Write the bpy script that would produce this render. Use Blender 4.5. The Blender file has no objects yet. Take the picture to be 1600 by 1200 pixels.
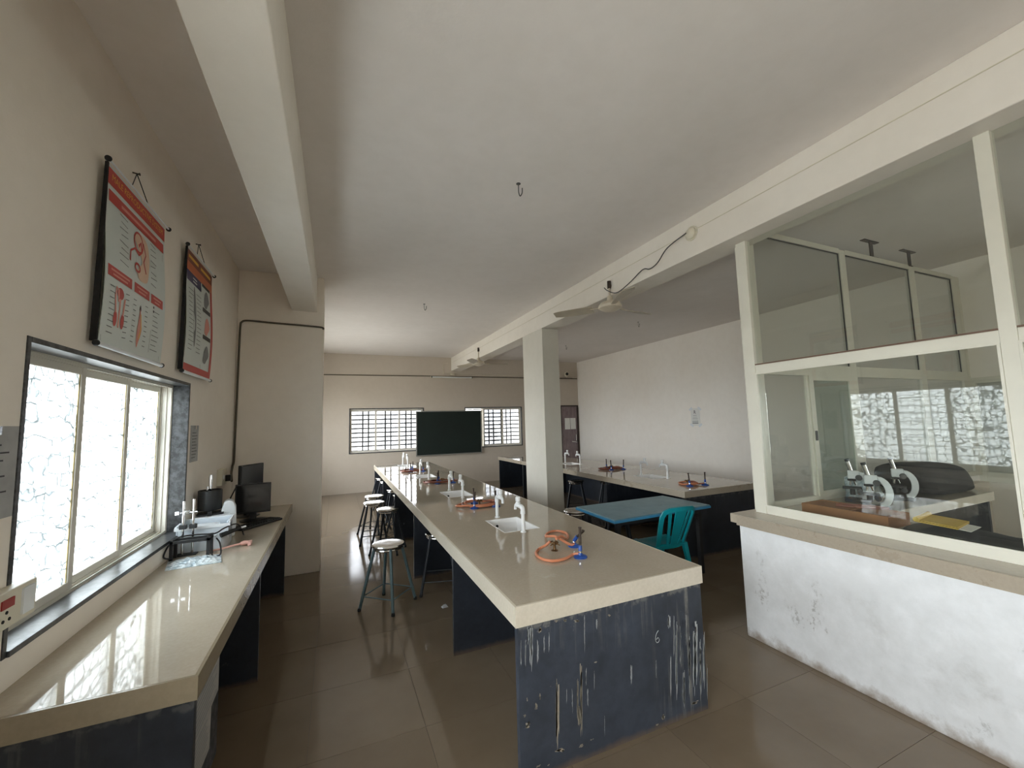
import bpy, bmesh, math, random
from mathutils import Vector, Matrix
R = math.radians
rnd = random.Random(7)
scene = bpy.context.scene
COL = scene.collection

# ------------------------------------------------------------------ camera
cam_d = bpy.data.cameras.new('camera'); cam_d.sensor_width = 36.0; cam_d.lens = 639.2518 / 1600 * 36
cam_d.clip_start = 0.02; cam_d.clip_end = 300
cam = bpy.data.objects.new('camera', cam_d); COL.objects.link(cam)
rt = Vector((0.91843826, -0.3946943, -0.02622146)); up = Vector((-0.01197482, -0.09400086, 0.9955001)); fw = Vector((0.39538305, 0.91399138, 0.09106038))
m = Matrix(((rt.x, up.x, -fw.x, 0), (rt.y, up.y, -fw.y, 0), (rt.z, up.z, -fw.z, 1.72), (0, 0, 0, 1)))
cam.matrix_world = m
scene.camera = cam

# ------------------------------------------------------------------ overcast sky, exposure
world = bpy.data.worlds.new('overcast_sky'); scene.world = world; world.use_nodes = True
wn = world.node_tree.nodes; wl = world.node_tree.links
bg = wn['Background']; bg.inputs['Strength'].default_value = 8.0
tc = wn.new('ShaderNodeTexCoord'); sp = wn.new('ShaderNodeSeparateXYZ'); rp = wn.new('ShaderNodeValToRGB')
wl.new(tc.outputs['Generated'], sp.inputs[0]); 
mp = wn.new('ShaderNodeMapRange'); mp.inputs['From Min'].default_value = -0.12; mp.inputs['From Max'].default_value = 0.05
wl.new(sp.outputs['Z'], mp.inputs['Value']); wl.new(mp.outputs[0], rp.inputs['Fac'])
rp.color_ramp.elements[0].color = (0.44, 0.43, 0.41, 1); rp.color_ramp.elements[1].color = (0.95, 0.965, 1.0, 1)
wl.new(rp.outputs[0], bg.inputs['Color'])
scene.view_settings.view_transform = 'Standard'; scene.view_settings.look = 'None'
scene.view_settings.gamma = 1.0; scene.view_settings.use_curve_mapping = False
scene.view_settings.exposure = 1.42
cy = scene.cycles
cy.use_denoising = True; cy.max_bounces = 14; cy.diffuse_bounces = 8; cy.glossy_bounces = 6; cy.transparent_max_bounces = 24
cy.transmission_bounces = 8; cy.sample_clamp_indirect = 6.0; cy.caustics_reflective = False; cy.caustics_refractive = False; cy.filter_width = 1.2

# ------------------------------------------------------------------ helpers
def srgb(r, g, b):
    f = lambda c: (c / 255 / 12.92) if c / 255 <= 0.04045 else ((c / 255 + 0.055) / 1.055) ** 2.4
    return (f(r), f(g), f(b), 1)

class MB:
    def __init__(s): s.v = []; s.f = []
    def add(s, vs, fs):
        o = len(s.v); s.v += [tuple(p) for p in vs]; s.f += [tuple(i + o for i in q) for q in fs]; return s
    def box(s, x0, x1, y0, y1, z0, z1):
        return s.add([(x0,y0,z0),(x1,y0,z0),(x1,y1,z0),(x0,y1,z0),(x0,y0,z1),(x1,y0,z1),(x1,y1,z1),(x0,y1,z1)],
                     [(0,3,2,1),(4,5,6,7),(0,1,5,4),(1,2,6,5),(2,3,7,6),(3,0,4,7)])
    def cyl(s, p0, p1, r0, r1=None, n=12, cap=True): return s.tube([p0, p1], [r0, r0 if r1 is None else r1], n, cap=cap)
    def tube(s, path, r, n=8, closed=False, cap=True):
        P = [Vector(p) for p in path]; k = len(P)
        rr = r if isinstance(r, (list, tuple)) else [r] * k
        T = []
        for i in range(k):
            a = P[(i - 1) % k] if (closed or i > 0) else P[i]; b = P[(i + 1) % k] if (closed or i < k - 1) else P[i]
            t = (b - a); T.append(t.normalized() if t.length > 1e-9 else Vector((0, 0, 1)))
        ref = Vector((0, 0, 1)) if abs(T[0].z) < 0.9 else Vector((1, 0, 0))
        N = (ref - T[0] * ref.dot(T[0])).normalized()
        vs = []
        for i in range(k):
            N = (N - T[i] * N.dot(T[i])); N = N.normalized() if N.length > 1e-6 else T[i].orthogonal().normalized()
            B = T[i].cross(N)
            for j in range(n):
                a = 2 * math.pi * j / n
                vs.append(P[i] + (N * math.cos(a) + B * math.sin(a)) * rr[i])
        fs = []
        for i in range(k if closed else k - 1):
            i2 = (i + 1) % k
            for j in range(n):
                j2 = (j + 1) % n
                fs.append((i * n + j, i * n + j2, i2 * n + j2, i2 * n + j))
        if cap and not closed:
            fs.append(tuple(range(n - 1, -1, -1))); fs.append(tuple((k - 1) * n + j for j in range(n)))
        return s.add(vs, fs)
    def lathe(s, prof, c=(0, 0, 0), n=24, axis='z'):
        vs = []; fs = []; k = len(prof)
        for r, h in prof:
            for j in range(n):
                a = 2 * math.pi * j / n
                q = (r * math.cos(a), r * math.sin(a), h)
                if axis == 'x': q = (h, q[0], q[1])
                if axis == 'y': q = (q[1], h, q[0])
                vs.append((c[0] + q[0], c[1] + q[1], c[2] + q[2]))
        for i in range(k - 1):
            for j in range(n):
                j2 = (j + 1) % n
                fs.append((i * n + j, i * n + j2, (i + 1) * n + j2, (i + 1) * n + j))
        fs.append(tuple(range(n - 1, -1, -1))); fs.append(tuple((k - 1) * n + j for j in range(n)))
        return s.add(vs, fs)
    def prism(s, poly, d0, d1, axis='y'):
        # poly: 2-D outline; axis y -> (x,z) outline pushed along y; z -> (x,y); x -> (y,z)
        def q(p, d): return (p[0], d, p[1]) if axis == 'y' else ((p[0], p[1], d) if axis == 'z' else (d, p[0], p[1]))
        k = len(poly)
        vs = [q(p, d0) for p in poly] + [q(p, d1) for p in poly]
        fs = [tuple(range(k)), tuple(range(2 * k - 1, k - 1, -1))] + [(i, k + i, k + (i + 1) % k, (i + 1) % k) for i in range(k)]
        return s.add(vs, fs)
    def strip(s, path, w, off=0.0):
        # flat printed line in the local x-z plane, facing -y
        P = [Vector((p[0], p[1])) for p in path]; vs = []; fs = []
        for i, p in enumerate(P):
            a = P[max(i - 1, 0)]; b = P[min(i + 1, len(P) - 1)]
            t = (b - a); t = t.normalized() if t.length > 1e-9 else Vector((1, 0)); nn = Vector((-t.y, t.x)) * w / 2
            vs += [(p.x + nn.x, off, p.y + nn.y), (p.x - nn.x, off, p.y - nn.y)]
        for i in range(len(P) - 1): fs.append((2 * i, 2 * i + 1, 2 * i + 3, 2 * i + 2))
        return s.add(vs, fs)
    def mesh(s, name, mat, smooth=False):
        me = bpy.data.meshes.new(name); me.from_pydata(s.v, [], s.f)
        bm = bmesh.new(); bm.from_mesh(me); bmesh.ops.recalc_face_normals(bm, faces=bm.faces); bm.to_mesh(me); bm.free()
        if smooth:
            me.polygons.foreach_set('use_smooth', [True] * len(me.polygons)); me.set_sharp_from_angle(angle=R(38))
        if mat is not None: me.materials.append(mat)
        return me
    def build(s, name, mat, parent=None, smooth=False, bevel=0.0, loc=None, rot=None, label=None, seg=2):
        o = bpy.data.objects.new(name, s.mesh(name, mat, smooth)); COL.objects.link(o)
        if parent is not None: o.parent = parent
        if loc is not None: o.location = loc
        if rot is not None: o.rotation_euler = rot
        if bevel:
            b = o.modifiers.new('bevel', 'BEVEL'); b.width = bevel; b.segments = seg; b.limit_method = 'ANGLE'; b.angle_limit = R(40)
        if label: o['label'] = label
        return o

def tag(o, label, cat, group=None, kind=None):
    o['label'] = label; o['category'] = cat
    if group: o['group'] = group
    if kind: o['kind'] = kind
    return o
def struct(o, label, cat): return tag(o, label, cat, kind='structure')
def empty(name, loc=(0, 0, 0), rz=0.0):
    o = bpy.data.objects.new(name, None); COL.objects.link(o); o.empty_display_size = 0.1
    o.location = loc; o.rotation_euler = (0, 0, rz); return o
def copy_tree(o, parent=None):
    c = o.copy(); COL.objects.link(c); c.parent = parent
    for ch in [x for x in o.children]: copy_tree(ch, c)
    return c
def smooth_path(pts, n=6, closed=False):
    P = [Vector(p) for p in pts]; k = len(P); out = []
    rng = range(k) if closed else range(k - 1)
    for i in rng:
        g = lambda q: P[q % k] if closed else P[min(max(q, 0), k - 1)]
        a, b, c, d = g(i - 1), g(i), g(i + 1), g(i + 2)
        for t in range(n):
            u = t / n
            out.append(0.5 * ((2 * b) + (c - a) * u + (2 * a - 5 * b + 4 * c - d) * u * u + (3 * b - a - 3 * c + d) * u ** 3))
    if not closed: out.append(P[-1])
    return out
def grid_solid(us, vs, filled, w0, w1, q):
    # extruded plate made of grid cells; only outer faces are emitted
    mb = MB(); idx = {}
    def vid(i, j, k):
        key = (i, j, k)
        if key not in idx: idx[key] = len(mb.v); mb.v.append(q(us[i], vs[j], w1 if k else w0))
        return idx[key]
    nu, nv = len(us) - 1, len(vs) - 1
    ok = lambda i, j: 0 <= i < nu and 0 <= j < nv and filled(i, j)
    for i in range(nu):
        for j in range(nv):
            if not ok(i, j): continue
            for k in (0, 1): mb.f.append((vid(i,j,k), vid(i+1,j,k), vid(i+1,j+1,k), vid(i,j+1,k)))
            if not ok(i - 1, j): mb.f.append((vid(i,j,0), vid(i,j+1,0), vid(i,j+1,1), vid(i,j,1)))
            if not ok(i + 1, j): mb.f.append((vid(i+1,j,0), vid(i+1,j+1,0), vid(i+1,j+1,1), vid(i+1,j,1)))
            if not ok(i, j - 1): mb.f.append((vid(i,j,0), vid(i+1,j,0), vid(i+1,j,1), vid(i,j,1)))
            if not ok(i, j + 1): mb.f.append((vid(i,j+1,0), vid(i+1,j+1,0), vid(i+1,j+1,1), vid(i,j+1,1)))
    return mb
def plate(u0, u1, v0, v1, w0, w1, holes, q):
    us = sorted({u0, u1, *[h[0] for h in holes], *[h[1] for h in holes]}); vs = sorted({v0, v1, *[h[2] for h in holes], *[h[3] for h in holes]})
    def filled(i, j):
        a = (us[i] + us[i + 1]) / 2; b = (vs[j] + vs[j + 1]) / 2
        return not any(h[0] < a < h[1] and h[2] < b < h[3] for h in holes)
    return grid_solid(us, vs, filled, w0, w1, q)

# ------------------------------------------------------------------ materials
class NT:
    def __init__(s, name):
        s.m = bpy.data.materials.new(name); s.m.use_nodes = True; s.t = s.m.node_tree; s.n = s.t.nodes; s.l = s.t.links
        s.b = s.n['Principled BSDF']; s.out = s.n['Material Output']; s._c = None
    def node(s, typ, **kw):
        o = s.n.new(typ)
        for k, v in kw.items(): setattr(o, k, v)
        return o
    def co(s, scale=(1, 1, 1), kind='Object', loc=(0, 0, 0)):
        t = s.node('ShaderNodeTexCoord'); mp = s.node('ShaderNodeMapping'); mp.inputs['Scale'].default_value = scale; mp.inputs['Location'].default_value = loc
        s.l.new(t.outputs[kind], mp.inputs['Vector']); return mp.outputs[0]
    def noise(s, vec, scale=5, detail=4, rough=0.55):
        o = s.node('ShaderNodeTexNoise'); o.inputs['Scale'].default_value = scale; o.inputs['Detail'].default_value = detail; o.inputs['Roughness'].default_value = rough
        s.l.new(vec, o.inputs['Vector']); return o.outputs['Fac']
    def ramp(s, fac, stops):
        o = s.node('ShaderNodeValToRGB'); e = o.color_ramp.elements
        while len(e) < len(stops): e.new(0.5)
        for k, (p, c) in enumerate(stops):
            e[k].position = p; e[k].color = c if isinstance(c, tuple) else (c, c, c, 1)
        s.l.new(fac, o.inputs['Fac']); return o.outputs['Color']
    def mix(s, fac, a, b, mode='MIX'):
        o = s.node('ShaderNodeMix', data_type='RGBA', blend_type=mode)
        for sock, val in ((o.inputs[0], fac), (o.inputs[6], a), (o.inputs[7], b)):
            if hasattr(val, 'is_linked') or isinstance(val, bpy.types.NodeSocket): s.l.new(val, sock)
            else: sock.default_value = val
        return o.outputs[2]
    def math(s, op, a, b=0.0):
        o = s.node('ShaderNodeMath', operation=op)
        for sock, val in ((o.inputs[0], a), (o.inputs[1], b)):
            if isinstance(val, bpy.types.NodeSocket): s.l.new(val, sock)
            else: sock.default_value = val
        return o.outputs[0]
    def sep(s, vec):
        o = s.node('ShaderNodeSeparateXYZ'); s.l.new(vec, o.inputs[0]); return o.outputs
    def range(s, v, a, b, c=0.0, d=1.0):
        o = s.node('ShaderNodeMapRange'); s.l.new(v, o.inputs[0])
        for i, q in enumerate((a, b, c, d)): o.inputs[i + 1].default_value = q
        return o.outputs[0]
    def bump(s, h, strength=0.2, dist=0.01):
        o = s.node('ShaderNodeBump'); o.inputs['Strength'].default_value = strength; o.inputs['Distance'].default_value = dist
        s.l.new(h, o.inputs['Height']); s.l.new(o.outputs[0], s.b.inputs['Normal']); return o.outputs[0]
    def set(s, **kw):
        for k, v in kw.items():
            i = s.b.inputs[k]
            if isinstance(v, bpy.types.NodeSocket): s.l.new(v, i)
            else: i.default_value = v
        return s

def pbr(name, col, rough=0.5, metal=0.0, var=0.06, scale=6.0, bump=0.0, spec=0.5, coat=0.0):
    t = NT(name); c = col
    v = t.noise(t.co(), scale, 3)
    dk = tuple(x * (1 - var) for x in c[:3]) + (1,); lt = tuple(min(1, x * (1 + var)) for x in c[:3]) + (1,)
    t.set(**{'Base Color': t.ramp(v, [(0.3, dk), (0.7, lt)]), 'Roughness': rough, 'Metallic': metal, 'Specular IOR Level': spec, 'Coat Weight': coat})
    if bump: t.bump(t.noise(t.co(), scale * 12, 3), bump, 0.004)
    return t.m

def plaster(name, a, b):
    t = NT(name); c = t.co()
    big = t.noise(c, 0.7, 5); fine = t.noise(c, 9, 4)
    base = t.ramp(big, [(0.32, a), (0.68, b)])
    base = t.mix(0.06, base, t.ramp(fine, [(0.35, (0.62, 0.6, 0.56, 1)), (0.6, (1, 1, 1, 1))]), 'MULTIPLY')
    t.set(**{'Base Color': base, 'Roughness': 0.75, 'Specular IOR Level': 0.25})
    t.bump(t.noise(c, 26, 5, 0.6), 0.12, 0.01); return t.m
M = {}
M['wall'] = plaster('wall_plaster', srgb(231, 222, 211), srgb(238, 231, 222))
M['wall_far'] = plaster('far_wall_plaster', srgb(196, 186, 173), srgb(204, 194, 182))  # same paint as the other walls, darkened to paint in its backlit shade
M['wall_right'] = plaster('right_wall_plaster', srgb(242, 236, 228), srgb(246, 242, 236))  # same paint again, lightened to paint in the light on this wall
M['ceiling'] = plaster('ceiling_plaster', srgb(228, 223, 219), srgb(236, 231, 228))
M['beam'] = plaster('beam_paint', srgb(229, 223, 213), srgb(236, 231, 223))
M['column'] = plaster('column_paint', srgb(208, 205, 195), srgb(215, 212, 203))

def low_wall_mat():
    t = NT('stained_low_wall'); c = t.co(); s = t.sep(c)
    n1 = t.noise(c, 2.4, 6, 0.62); n2 = t.noise(c, 9, 5, 0.65); n3 = t.noise(t.co((1, 1, 0.4)), 5.5, 5, 0.7)
    base = t.ramp(n2, [(0.3, srgb(219, 221, 223)), (0.7, srgb(231, 233, 236))])
    # grey scuffs in patches at mid height
    hmask = t.math('MULTIPLY', t.range(s[2], 0.75, 0.5), t.range(s[2], 0.05, 0.25, 0.5, 1.0))
    patch = t.math('MULTIPLY', t.range(n1, 0.5, 0.66), hmask)
    base = t.mix(t.math('MULTIPLY', t.math('MULTIPLY', patch, t.range(n2, 0.35, 0.6)), 0.42), base, srgb(158, 157, 152))
    blot = t.math('MULTIPLY', t.math('MULTIPLY', t.range(n3, 0.58, 0.66), t.range(t.noise(c, 34, 5, 0.7), 0.48, 0.58)), hmask)
    base = t.mix(t.math('MULTIPLY', blot, 0.5), base, srgb(120, 116, 108))
    # mud splashed along the floor
    foot = t.math('MULTIPLY', t.range(t.math('ADD', s[2], t.math('MULTIPLY', t.math('SUBTRACT', n2, 0.5), 0.16)), 0.07, 0.0), 1.0)
    base = t.mix(t.math('MULTIPLY', foot, 0.75), base, srgb(128, 106, 84))
    t.set(**{'Base Color': base, 'Roughness': 0.7, 'Specular IOR Level': 0.3}); t.bump(n2, 0.25, 0.01); return t.m
M['low_wall'] = low_wall_mat()

def tile_mat():
    t = NT('floor_tile_ceramic'); oi = t.node('ShaderNodeObjectInfo'); c = t.co(kind='Object')
    g = t.node('ShaderNodeNewGeometry'); n = t.noise(g.outputs['Position'], 1.1, 6, 0.6); n2 = t.noise(g.outputs['Position'], 30, 3)
    base = t.ramp(oi.outputs['Random'], [(0.0, srgb(118, 104, 87)), (1.0, srgb(125, 111, 94))])
    base = t.mix(0.35, base, t.ramp(n, [(0.35, srgb(190, 180, 165)), (0.65, srgb(255, 255, 255))]), 'MULTIPLY')
    t.set(**{'Base Color': base, 'Roughness': t.ramp(n, [(0.3, 0.08), (0.7, 0.15)]), 'Specular IOR Level': 0.5}); t.bump(n2, 0.015, 0.002); return t.m
M['tile'] = tile_mat()
M['grout'] = pbr('floor_grout', srgb(96, 86, 74), 0.9)

def stone_top(name, a, b, r0, r1, spots=0.3):
    t = NT(name); c = t.co(); n = t.noise(c, 2.2, 6, 0.65); f = t.noise(c, 60, 3); d = t.noise(c, 7, 5, 0.7)
    base = t.ramp(n, [(0.3, a), (0.7, b)])
    base = t.mix(0.25, base, t.ramp(f, [(0.35, (0.75, 0.74, 0.7, 1)), (0.65, (1, 1, 1, 1))]), 'MULTIPLY')
    base = t.mix(t.math('MULTIPLY', t.range(d, 0.64, 0.72), spots), base, srgb(200, 194, 184))
    t.set(**{'Base Color': base, 'Roughness': t.ramp(d, [(0.35, r0), (0.7, r1)]), 'Specular IOR Level': 0.55}); return t.m
M['worktop'] = stone_top('polished_worktop', srgb(178, 167, 151), srgb(186, 175, 159), 0.03, 0.07)
M['fascia'] = stone_top('worktop_edge', srgb(212, 203, 186), srgb(217, 208, 192), 0.12, 0.22, 0.0)
M['counter_edge'] = stone_top('counter_edge_stone', srgb(142, 130, 110), srgb(150, 138, 118), 0.16, 0.25, 0.0)
M['ledge_edge'] = stone_top('ledge_edge_stone', srgb(164, 153, 137), srgb(172, 161, 145), 0.25, 0.4, 0.05)

def slate(name, streak, edges, dark=1.0):
    # edges: (x0, x1, ztop) used to place drip marks down from the worktop
    t = NT(name); c = t.co(); s = t.sep(c)
    n = t.noise(c, 3, 6, 0.65); f = t.noise(c, 25, 4)
    base = t.ramp(n, [(0.3, srgb(50 * dark, 55 * dark, 64 * dark)), (0.7, srgb(70 * dark, 77 * dark, 90 * dark))])
    base = t.mix(0.4, base, t.ramp(f, [(0.35, (0.6, 0.6, 0.6, 1)), (0.65, (1, 1, 1, 1))]), 'MULTIPLY')
    # drips: noise stretched along z
    dr = t.noise(t.co((26, 26, 1.1)), 1.0, 4, 0.6); br = t.noise(t.co((9, 9, 5)), 1.0, 5, 0.7)
    top = t.range(t.math('ADD', s[2], t.math('MULTIPLY', n, 0.3)), 0.62, 0.95)
    side = t.range(s[0], edges[1] - 0.42, edges[1] - 0.12)
    w = t.math('MAXIMUM', t.math('MULTIPLY', top, 0.8), side)
    m1 = t.math('MULTIPLY', t.range(dr, 0.54, 0.64), t.range(br, 0.36, 0.56))
    m1 = t.math('MULTIPLY', m1, w)
    sp = t.math('MULTIPLY', t.range(t.noise(c, 11, 6, 0.75), 0.66, 0.72), 0.7)
    hem = t.math('MULTIPLY', t.math('MULTIPLY', t.range(t.math('ADD', s[2], t.math('MULTIPLY', br, 0.09)), 0.735, 0.75), t.range(f, 0.46, 0.56)), 0.6)
    mk = t.math('MULTIPLY', t.math('MAXIMUM', t.math('MAXIMUM', m1, sp), hem), streak)
    base = t.mix(mk, base, srgb(188, 184, 170))
    foot = t.range(t.math('ADD', s[2], t.math('MULTIPLY', t.math('SUBTRACT', br, 0.5), 0.06)), 0.035, 0.0)
    base = t.mix(t.math('MULTIPLY', foot, 0.7), base, srgb(110, 92, 76))
    t.set(**{'Base Color': base, 'Roughness': t.ramp(f, [(0.3, 0.3), (0.7, 0.5)]), 'Specular IOR Level': 0.4}); t.bump(f, 0.06, 0.004); return t.m
M['slate_front'] = slate('drip_marked_slate', 0.35, (0.82, 2.05))
M['slate'] = slate('dark_slate', 0.14, (0, 99), 0.72)  # the same slate darkened, painting in the lack of light on inner panels
M['granite'] = None
def granite():
    t = NT('black_granite'); c = t.co(); v = t.node('ShaderNodeTexVoronoi'); v.inputs['Scale'].default_value = 60; t.l.new(c, v.inputs['Vector'])
    n = t.noise(c, 22, 6, 0.7)
    t.set(**{'Base Color': t.ramp(n, [(0.4, srgb(26, 27, 29)), (0.62, srgb(74, 76, 79))]), 'Roughness': 0.3}); return t.m
M['granite'] = granite()
M['aluminium'] = pbr('cream_painted_aluminium', srgb(214, 210, 200), 0.35, 0, 0.03, 4, 0, 0.5)
M['aluminium_grey'] = pbr('grey_aluminium', srgb(176, 174, 164), 0.35, 0.2, 0.04)
M['partition_paint'] = pbr('partition_cream_paint', srgb(222, 220, 208), 0.32, 0, 0.03)
M['panel_board'] = pbr('grey_laminate_board', srgb(176, 176, 168), 0.3, 0, 0.03)
M['gasket'] = pbr('yellowed_gasket', srgb(170, 152, 100), 0.7)
M['black_plastic'] = pbr('black_plastic', srgb(26, 26, 28), 0.4, 0, 0.1)
M['black_satin'] = pbr('black_satin_paint', srgb(30, 31, 33), 0.5, 0, 0.1, 8)
M['screen'] = pbr('dark_screen', srgb(14, 14, 16), 0.12, 0, 0.05)
M['steel'] = pbr('polished_steel', srgb(214, 214, 212), 0.16, 1.0, 0.05, 9)
M['chrome'] = pbr('chrome', srgb(220, 220, 222), 0.08, 1.0, 0.02)
M['teal_leg'] = pbr('teal_grey_leg_paint', srgb(84, 104, 110), 0.4, 0, 0.12, 14)
M['dark_leg'] = pbr('dark_leg_paint', srgb(42, 48, 56), 0.4, 0, 0.15, 14)
M['grille'] = pbr('window_grille_paint', srgb(112, 114, 116), 0.6, 0, 0.1)
M['pvc'] = pbr('white_pvc', srgb(232, 234, 236), 0.3, 0, 0.02)
M['ceramic'] = pbr('white_ceramic', srgb(238, 238, 238), 0.12, 0, 0.02, 3, 0, 0.6)
M['hole'] = pbr('dark_hole', srgb(14, 14, 14), 0.8)
M['rubber'] = pbr('orange_rubber', srgb(200, 128, 94), 0.45, 0, 0.08, 20)
M['rubber_dark'] = pbr('aged_brown_rubber', srgb(132, 76, 58), 0.5, 0, 0.15, 20)
M['blue_enamel'] = pbr('blue_enamel', srgb(34, 74, 150), 0.35, 0, 0.15, 20)
M['brass'] = pbr('tarnished_brass', srgb(116, 88, 58), 0.4, 0.8, 0.25, 30)
M['iron'] = pbr('dark_iron', srgb(72, 62, 56), 0.5, 0.6, 0.25, 30)
M['green_board'] = pbr('green_chalkboard', srgb(8, 26, 21), 0.75, 0, 0.25, 2)
M['board_frame'] = pbr('board_aluminium_frame', srgb(150, 150, 146), 0.4, 0.5)
def tablepaint():
    t = NT('worn_blue_paint'); c = t.co(); n = t.noise(c, 3.5, 6, 0.65); f = t.noise(c, 16, 5, 0.7)
    base = t.ramp(n, [(0.3, srgb(84, 126, 144)), (0.7, srgb(116, 152, 166))])
    base = t.mix(t.math('MULTIPLY', t.range(f, 0.6, 0.7), 0.4), base, srgb(70, 98, 112))
    t.set(**{'Base Color': base, 'Roughness': 0.38}); return t.m
M['table'] = tablepaint()
M['table_edge'] = pbr('blue_table_edge', srgb(60, 140, 186), 0.4, 0, 0.1)
M['teal_plastic'] = pbr('teal_plastic', srgb(14, 150, 164), 0.32, 0, 0.06, 5)
M['drip_white'] = pbr('dried_pale_paint', srgb(168, 172, 174), 0.7, 0, 0.15, 30)
M['drip_tan'] = pbr('dried_plaster', srgb(158, 150, 136), 0.8, 0, 0.12, 30)
M['paper'] = pbr('white_paper', srgb(226, 226, 222), 0.7, 0, 0.03)
M['grey_paper'] = pbr('grey_paper', srgb(160, 160, 160), 0.6, 0, 0.12, 12)
M['newsprint'] = pbr('newsprint', srgb(168, 164, 160), 0.8, 0, 0.06, 30)
M['chart_paper'] = pbr('laminated_chart', srgb(206, 214, 212), 0.3, 0, 0.02)
M['red_print'] = pbr('red_print', srgb(186, 62, 56), 0.4, 0, 0.05)
M['pink_print'] = pbr('pink_print', srgb(214, 142, 128), 0.4)
M['skin_print'] = pbr('tan_print', srgb(216, 184, 160), 0.4)
M['black_print'] = pbr('black_print', srgb(44, 44, 46), 0.5)
M['grey_print'] = pbr('grey_print', srgb(120, 124, 126), 0.5)
M['yellow_print'] = pbr('yellow_print', srgb(226, 178, 70), 0.4)
M['orange_print'] = pbr('orange_print', srgb(196, 104, 66), 0.4)
M['brown_print'] = pbr('brown_print', srgb(128, 62, 46), 0.4)
M['navy_print'] = pbr('navy_print', srgb(52, 46, 92), 0.4)
M['white_plastic'] = pbr('white_plastic', srgb(222, 226, 230), 0.35, 0, 0.03)
M['clear_tray'] = pbr('milky_plastic', srgb(206, 214, 222), 0.25, 0, 0.04)
M['ivory'] = pbr('ivory_plastic', srgb(214, 208, 190), 0.4, 0, 0.03)
M['red_plastic'] = pbr('red_plastic', srgb(150, 34, 34), 0.4)
M['cable'] = pbr('brown_cable', srgb(84, 76, 62), 0.6)
M['grey_cable'] = pbr('grey_cable', srgb(92, 92, 92), 0.6)
M['fan'] = pbr('cream_fan_paint', srgb(206, 196, 178), 0.35, 0, 0.05)
M['fan_blade'] = pbr('dusty_fan_blade', srgb(190, 180, 162), 0.4, 0, 0.06)  # slightly darker than the motor housing
M['door'] = None
def doormat():
    t = NT('brown_laminate_door'); c = t.co(); n = t.noise(t.co((3, 3, 1)), 3, 6, 0.7)
    t.set(**{'Base Color': t.ramp(n, [(0.3, srgb(112, 96, 98)), (0.7, srgb(146, 130, 132))]), 'Roughness': 0.25}); return t.m
M['door'] = doormat()
M['door_frame'] = pbr('dark_door_frame', srgb(56, 46, 42), 0.5)
M['carton'] = pbr('brown_cardboard', srgb(150, 102, 64), 0.8, 0, 0.08, 10)
M['black_cloth'] = pbr('black_cloth', srgb(28, 27, 28), 0.85, 0, 0.2, 20, 0.3)
M['yellow_file'] = pbr('yellow_folder', srgb(206, 172, 58), 0.5, 0, 0.05)
M['pink_rubber'] = pbr('pink_rubber', srgb(226, 176, 166), 0.5)
M['brown_frame'] = pbr('brown_gasket', srgb(112, 88, 74), 0.6)
def plastic_bag():
    t = NT('crumpled_clear_plastic'); c = t.co(); v = t.node('ShaderNodeTexVoronoi'); v.inputs['Scale'].default_value = 38; t.l.new(c, v.inputs['Vector'])
    t.set(**{'Base Color': t.ramp(t.noise(c, 16, 5, 0.7), [(0.35, srgb(140, 158, 168)), (0.65, srgb(226, 232, 234))]), 'Roughness': 0.18}); t.bump(v.outputs['Distance'], 0.5, 0.02); return t.m
M['plastic_bag'] = plastic_bag()

def glass(name, tint, pattern=False, dirt=0.0):
    t = NT(name); n = t.n; l = t.l; n.remove(t.b)
    geo = t.node('ShaderNodeNewGeometry'); fr = t.node('ShaderNodeFresnel')
    ior = t.range(geo.outputs['Backfacing'], 0, 1, 1.52, 1 / 1.52); l.new(ior, fr.inputs['IOR'])
    tr = t.node('ShaderNodeBsdfTransparent'); gl = t.node('ShaderNodeBsdfGlossy'); gl.inputs['Roughness'].default_value = 0.015
    tr.inputs['Color'].default_value = tint
    body = tr.outputs[0]
    if pattern:
        c = t.co((1, 1, 1)); v = t.node('ShaderNodeTexVoronoi', feature='DISTANCE_TO_EDGE'); v.inputs['Scale'].default_value = 13; v.inputs['Randomness'].default_value = 0.55
        w = t.node('ShaderNodeTexNoise'); w.inputs['Scale'].default_value = 12; l.new(c, w.inputs['Vector'])
        cc = t.node('ShaderNodeMix', data_type='VECTOR'); cc.inputs[0].default_value = 0.06; l.new(c, cc.inputs[4]); l.new(w.outputs['Color'], cc.inputs[5]); l.new(cc.outputs[1], v.inputs['Vector'])
        line = t.range(v.outputs['Distance'], 0.055, 0.02)
        dif = t.node('ShaderNodeBsdfTranslucent'); dif.inputs['Color'].default_value = (0.80, 0.9, 0.9, 1)
        f = t.range(line, 0, 1, 0.35, 0.96); l.new(t.ramp(line, [(0.0, (0.80, 0.86, 0.88, 1)), (1.0, (0.14, 0.16, 0.165, 1))]), dif.inputs['Color'])
        mx = t.node('ShaderNodeMixShader'); l.new(f, mx.inputs[0]); l.new(tr.outputs[0], mx.inputs[1]); l.new(dif.outputs[0], mx.inputs[2]); body = mx.outputs[0]
    if dirt:
        d = t.node('ShaderNodeBsdfDiffuse'); d.inputs['Color'].default_value = (0.7, 0.7, 0.66, 1)
        mx = t.node('ShaderNodeMixShader'); mx.inputs[0].default_value = dirt; l.new(body, mx.inputs[1]); l.new(d.outputs[0], mx.inputs[2]); body = mx.outputs[0]
    mx = t.node('ShaderNodeMixShader'); l.new(fr.outputs[0], mx.inputs[0]); l.new(body, mx.inputs[1]); l.new(gl.outputs[0], mx.inputs[2])
    l.new(mx.outputs[0], t.out.inputs['Surface']); return t.m
M['glass'] = glass('clear_glass', (0.96, 0.98, 0.97, 1))
M['hazy_glass'] = glass('hazy_glass', (0.60, 0.61, 0.62, 1))
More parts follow.
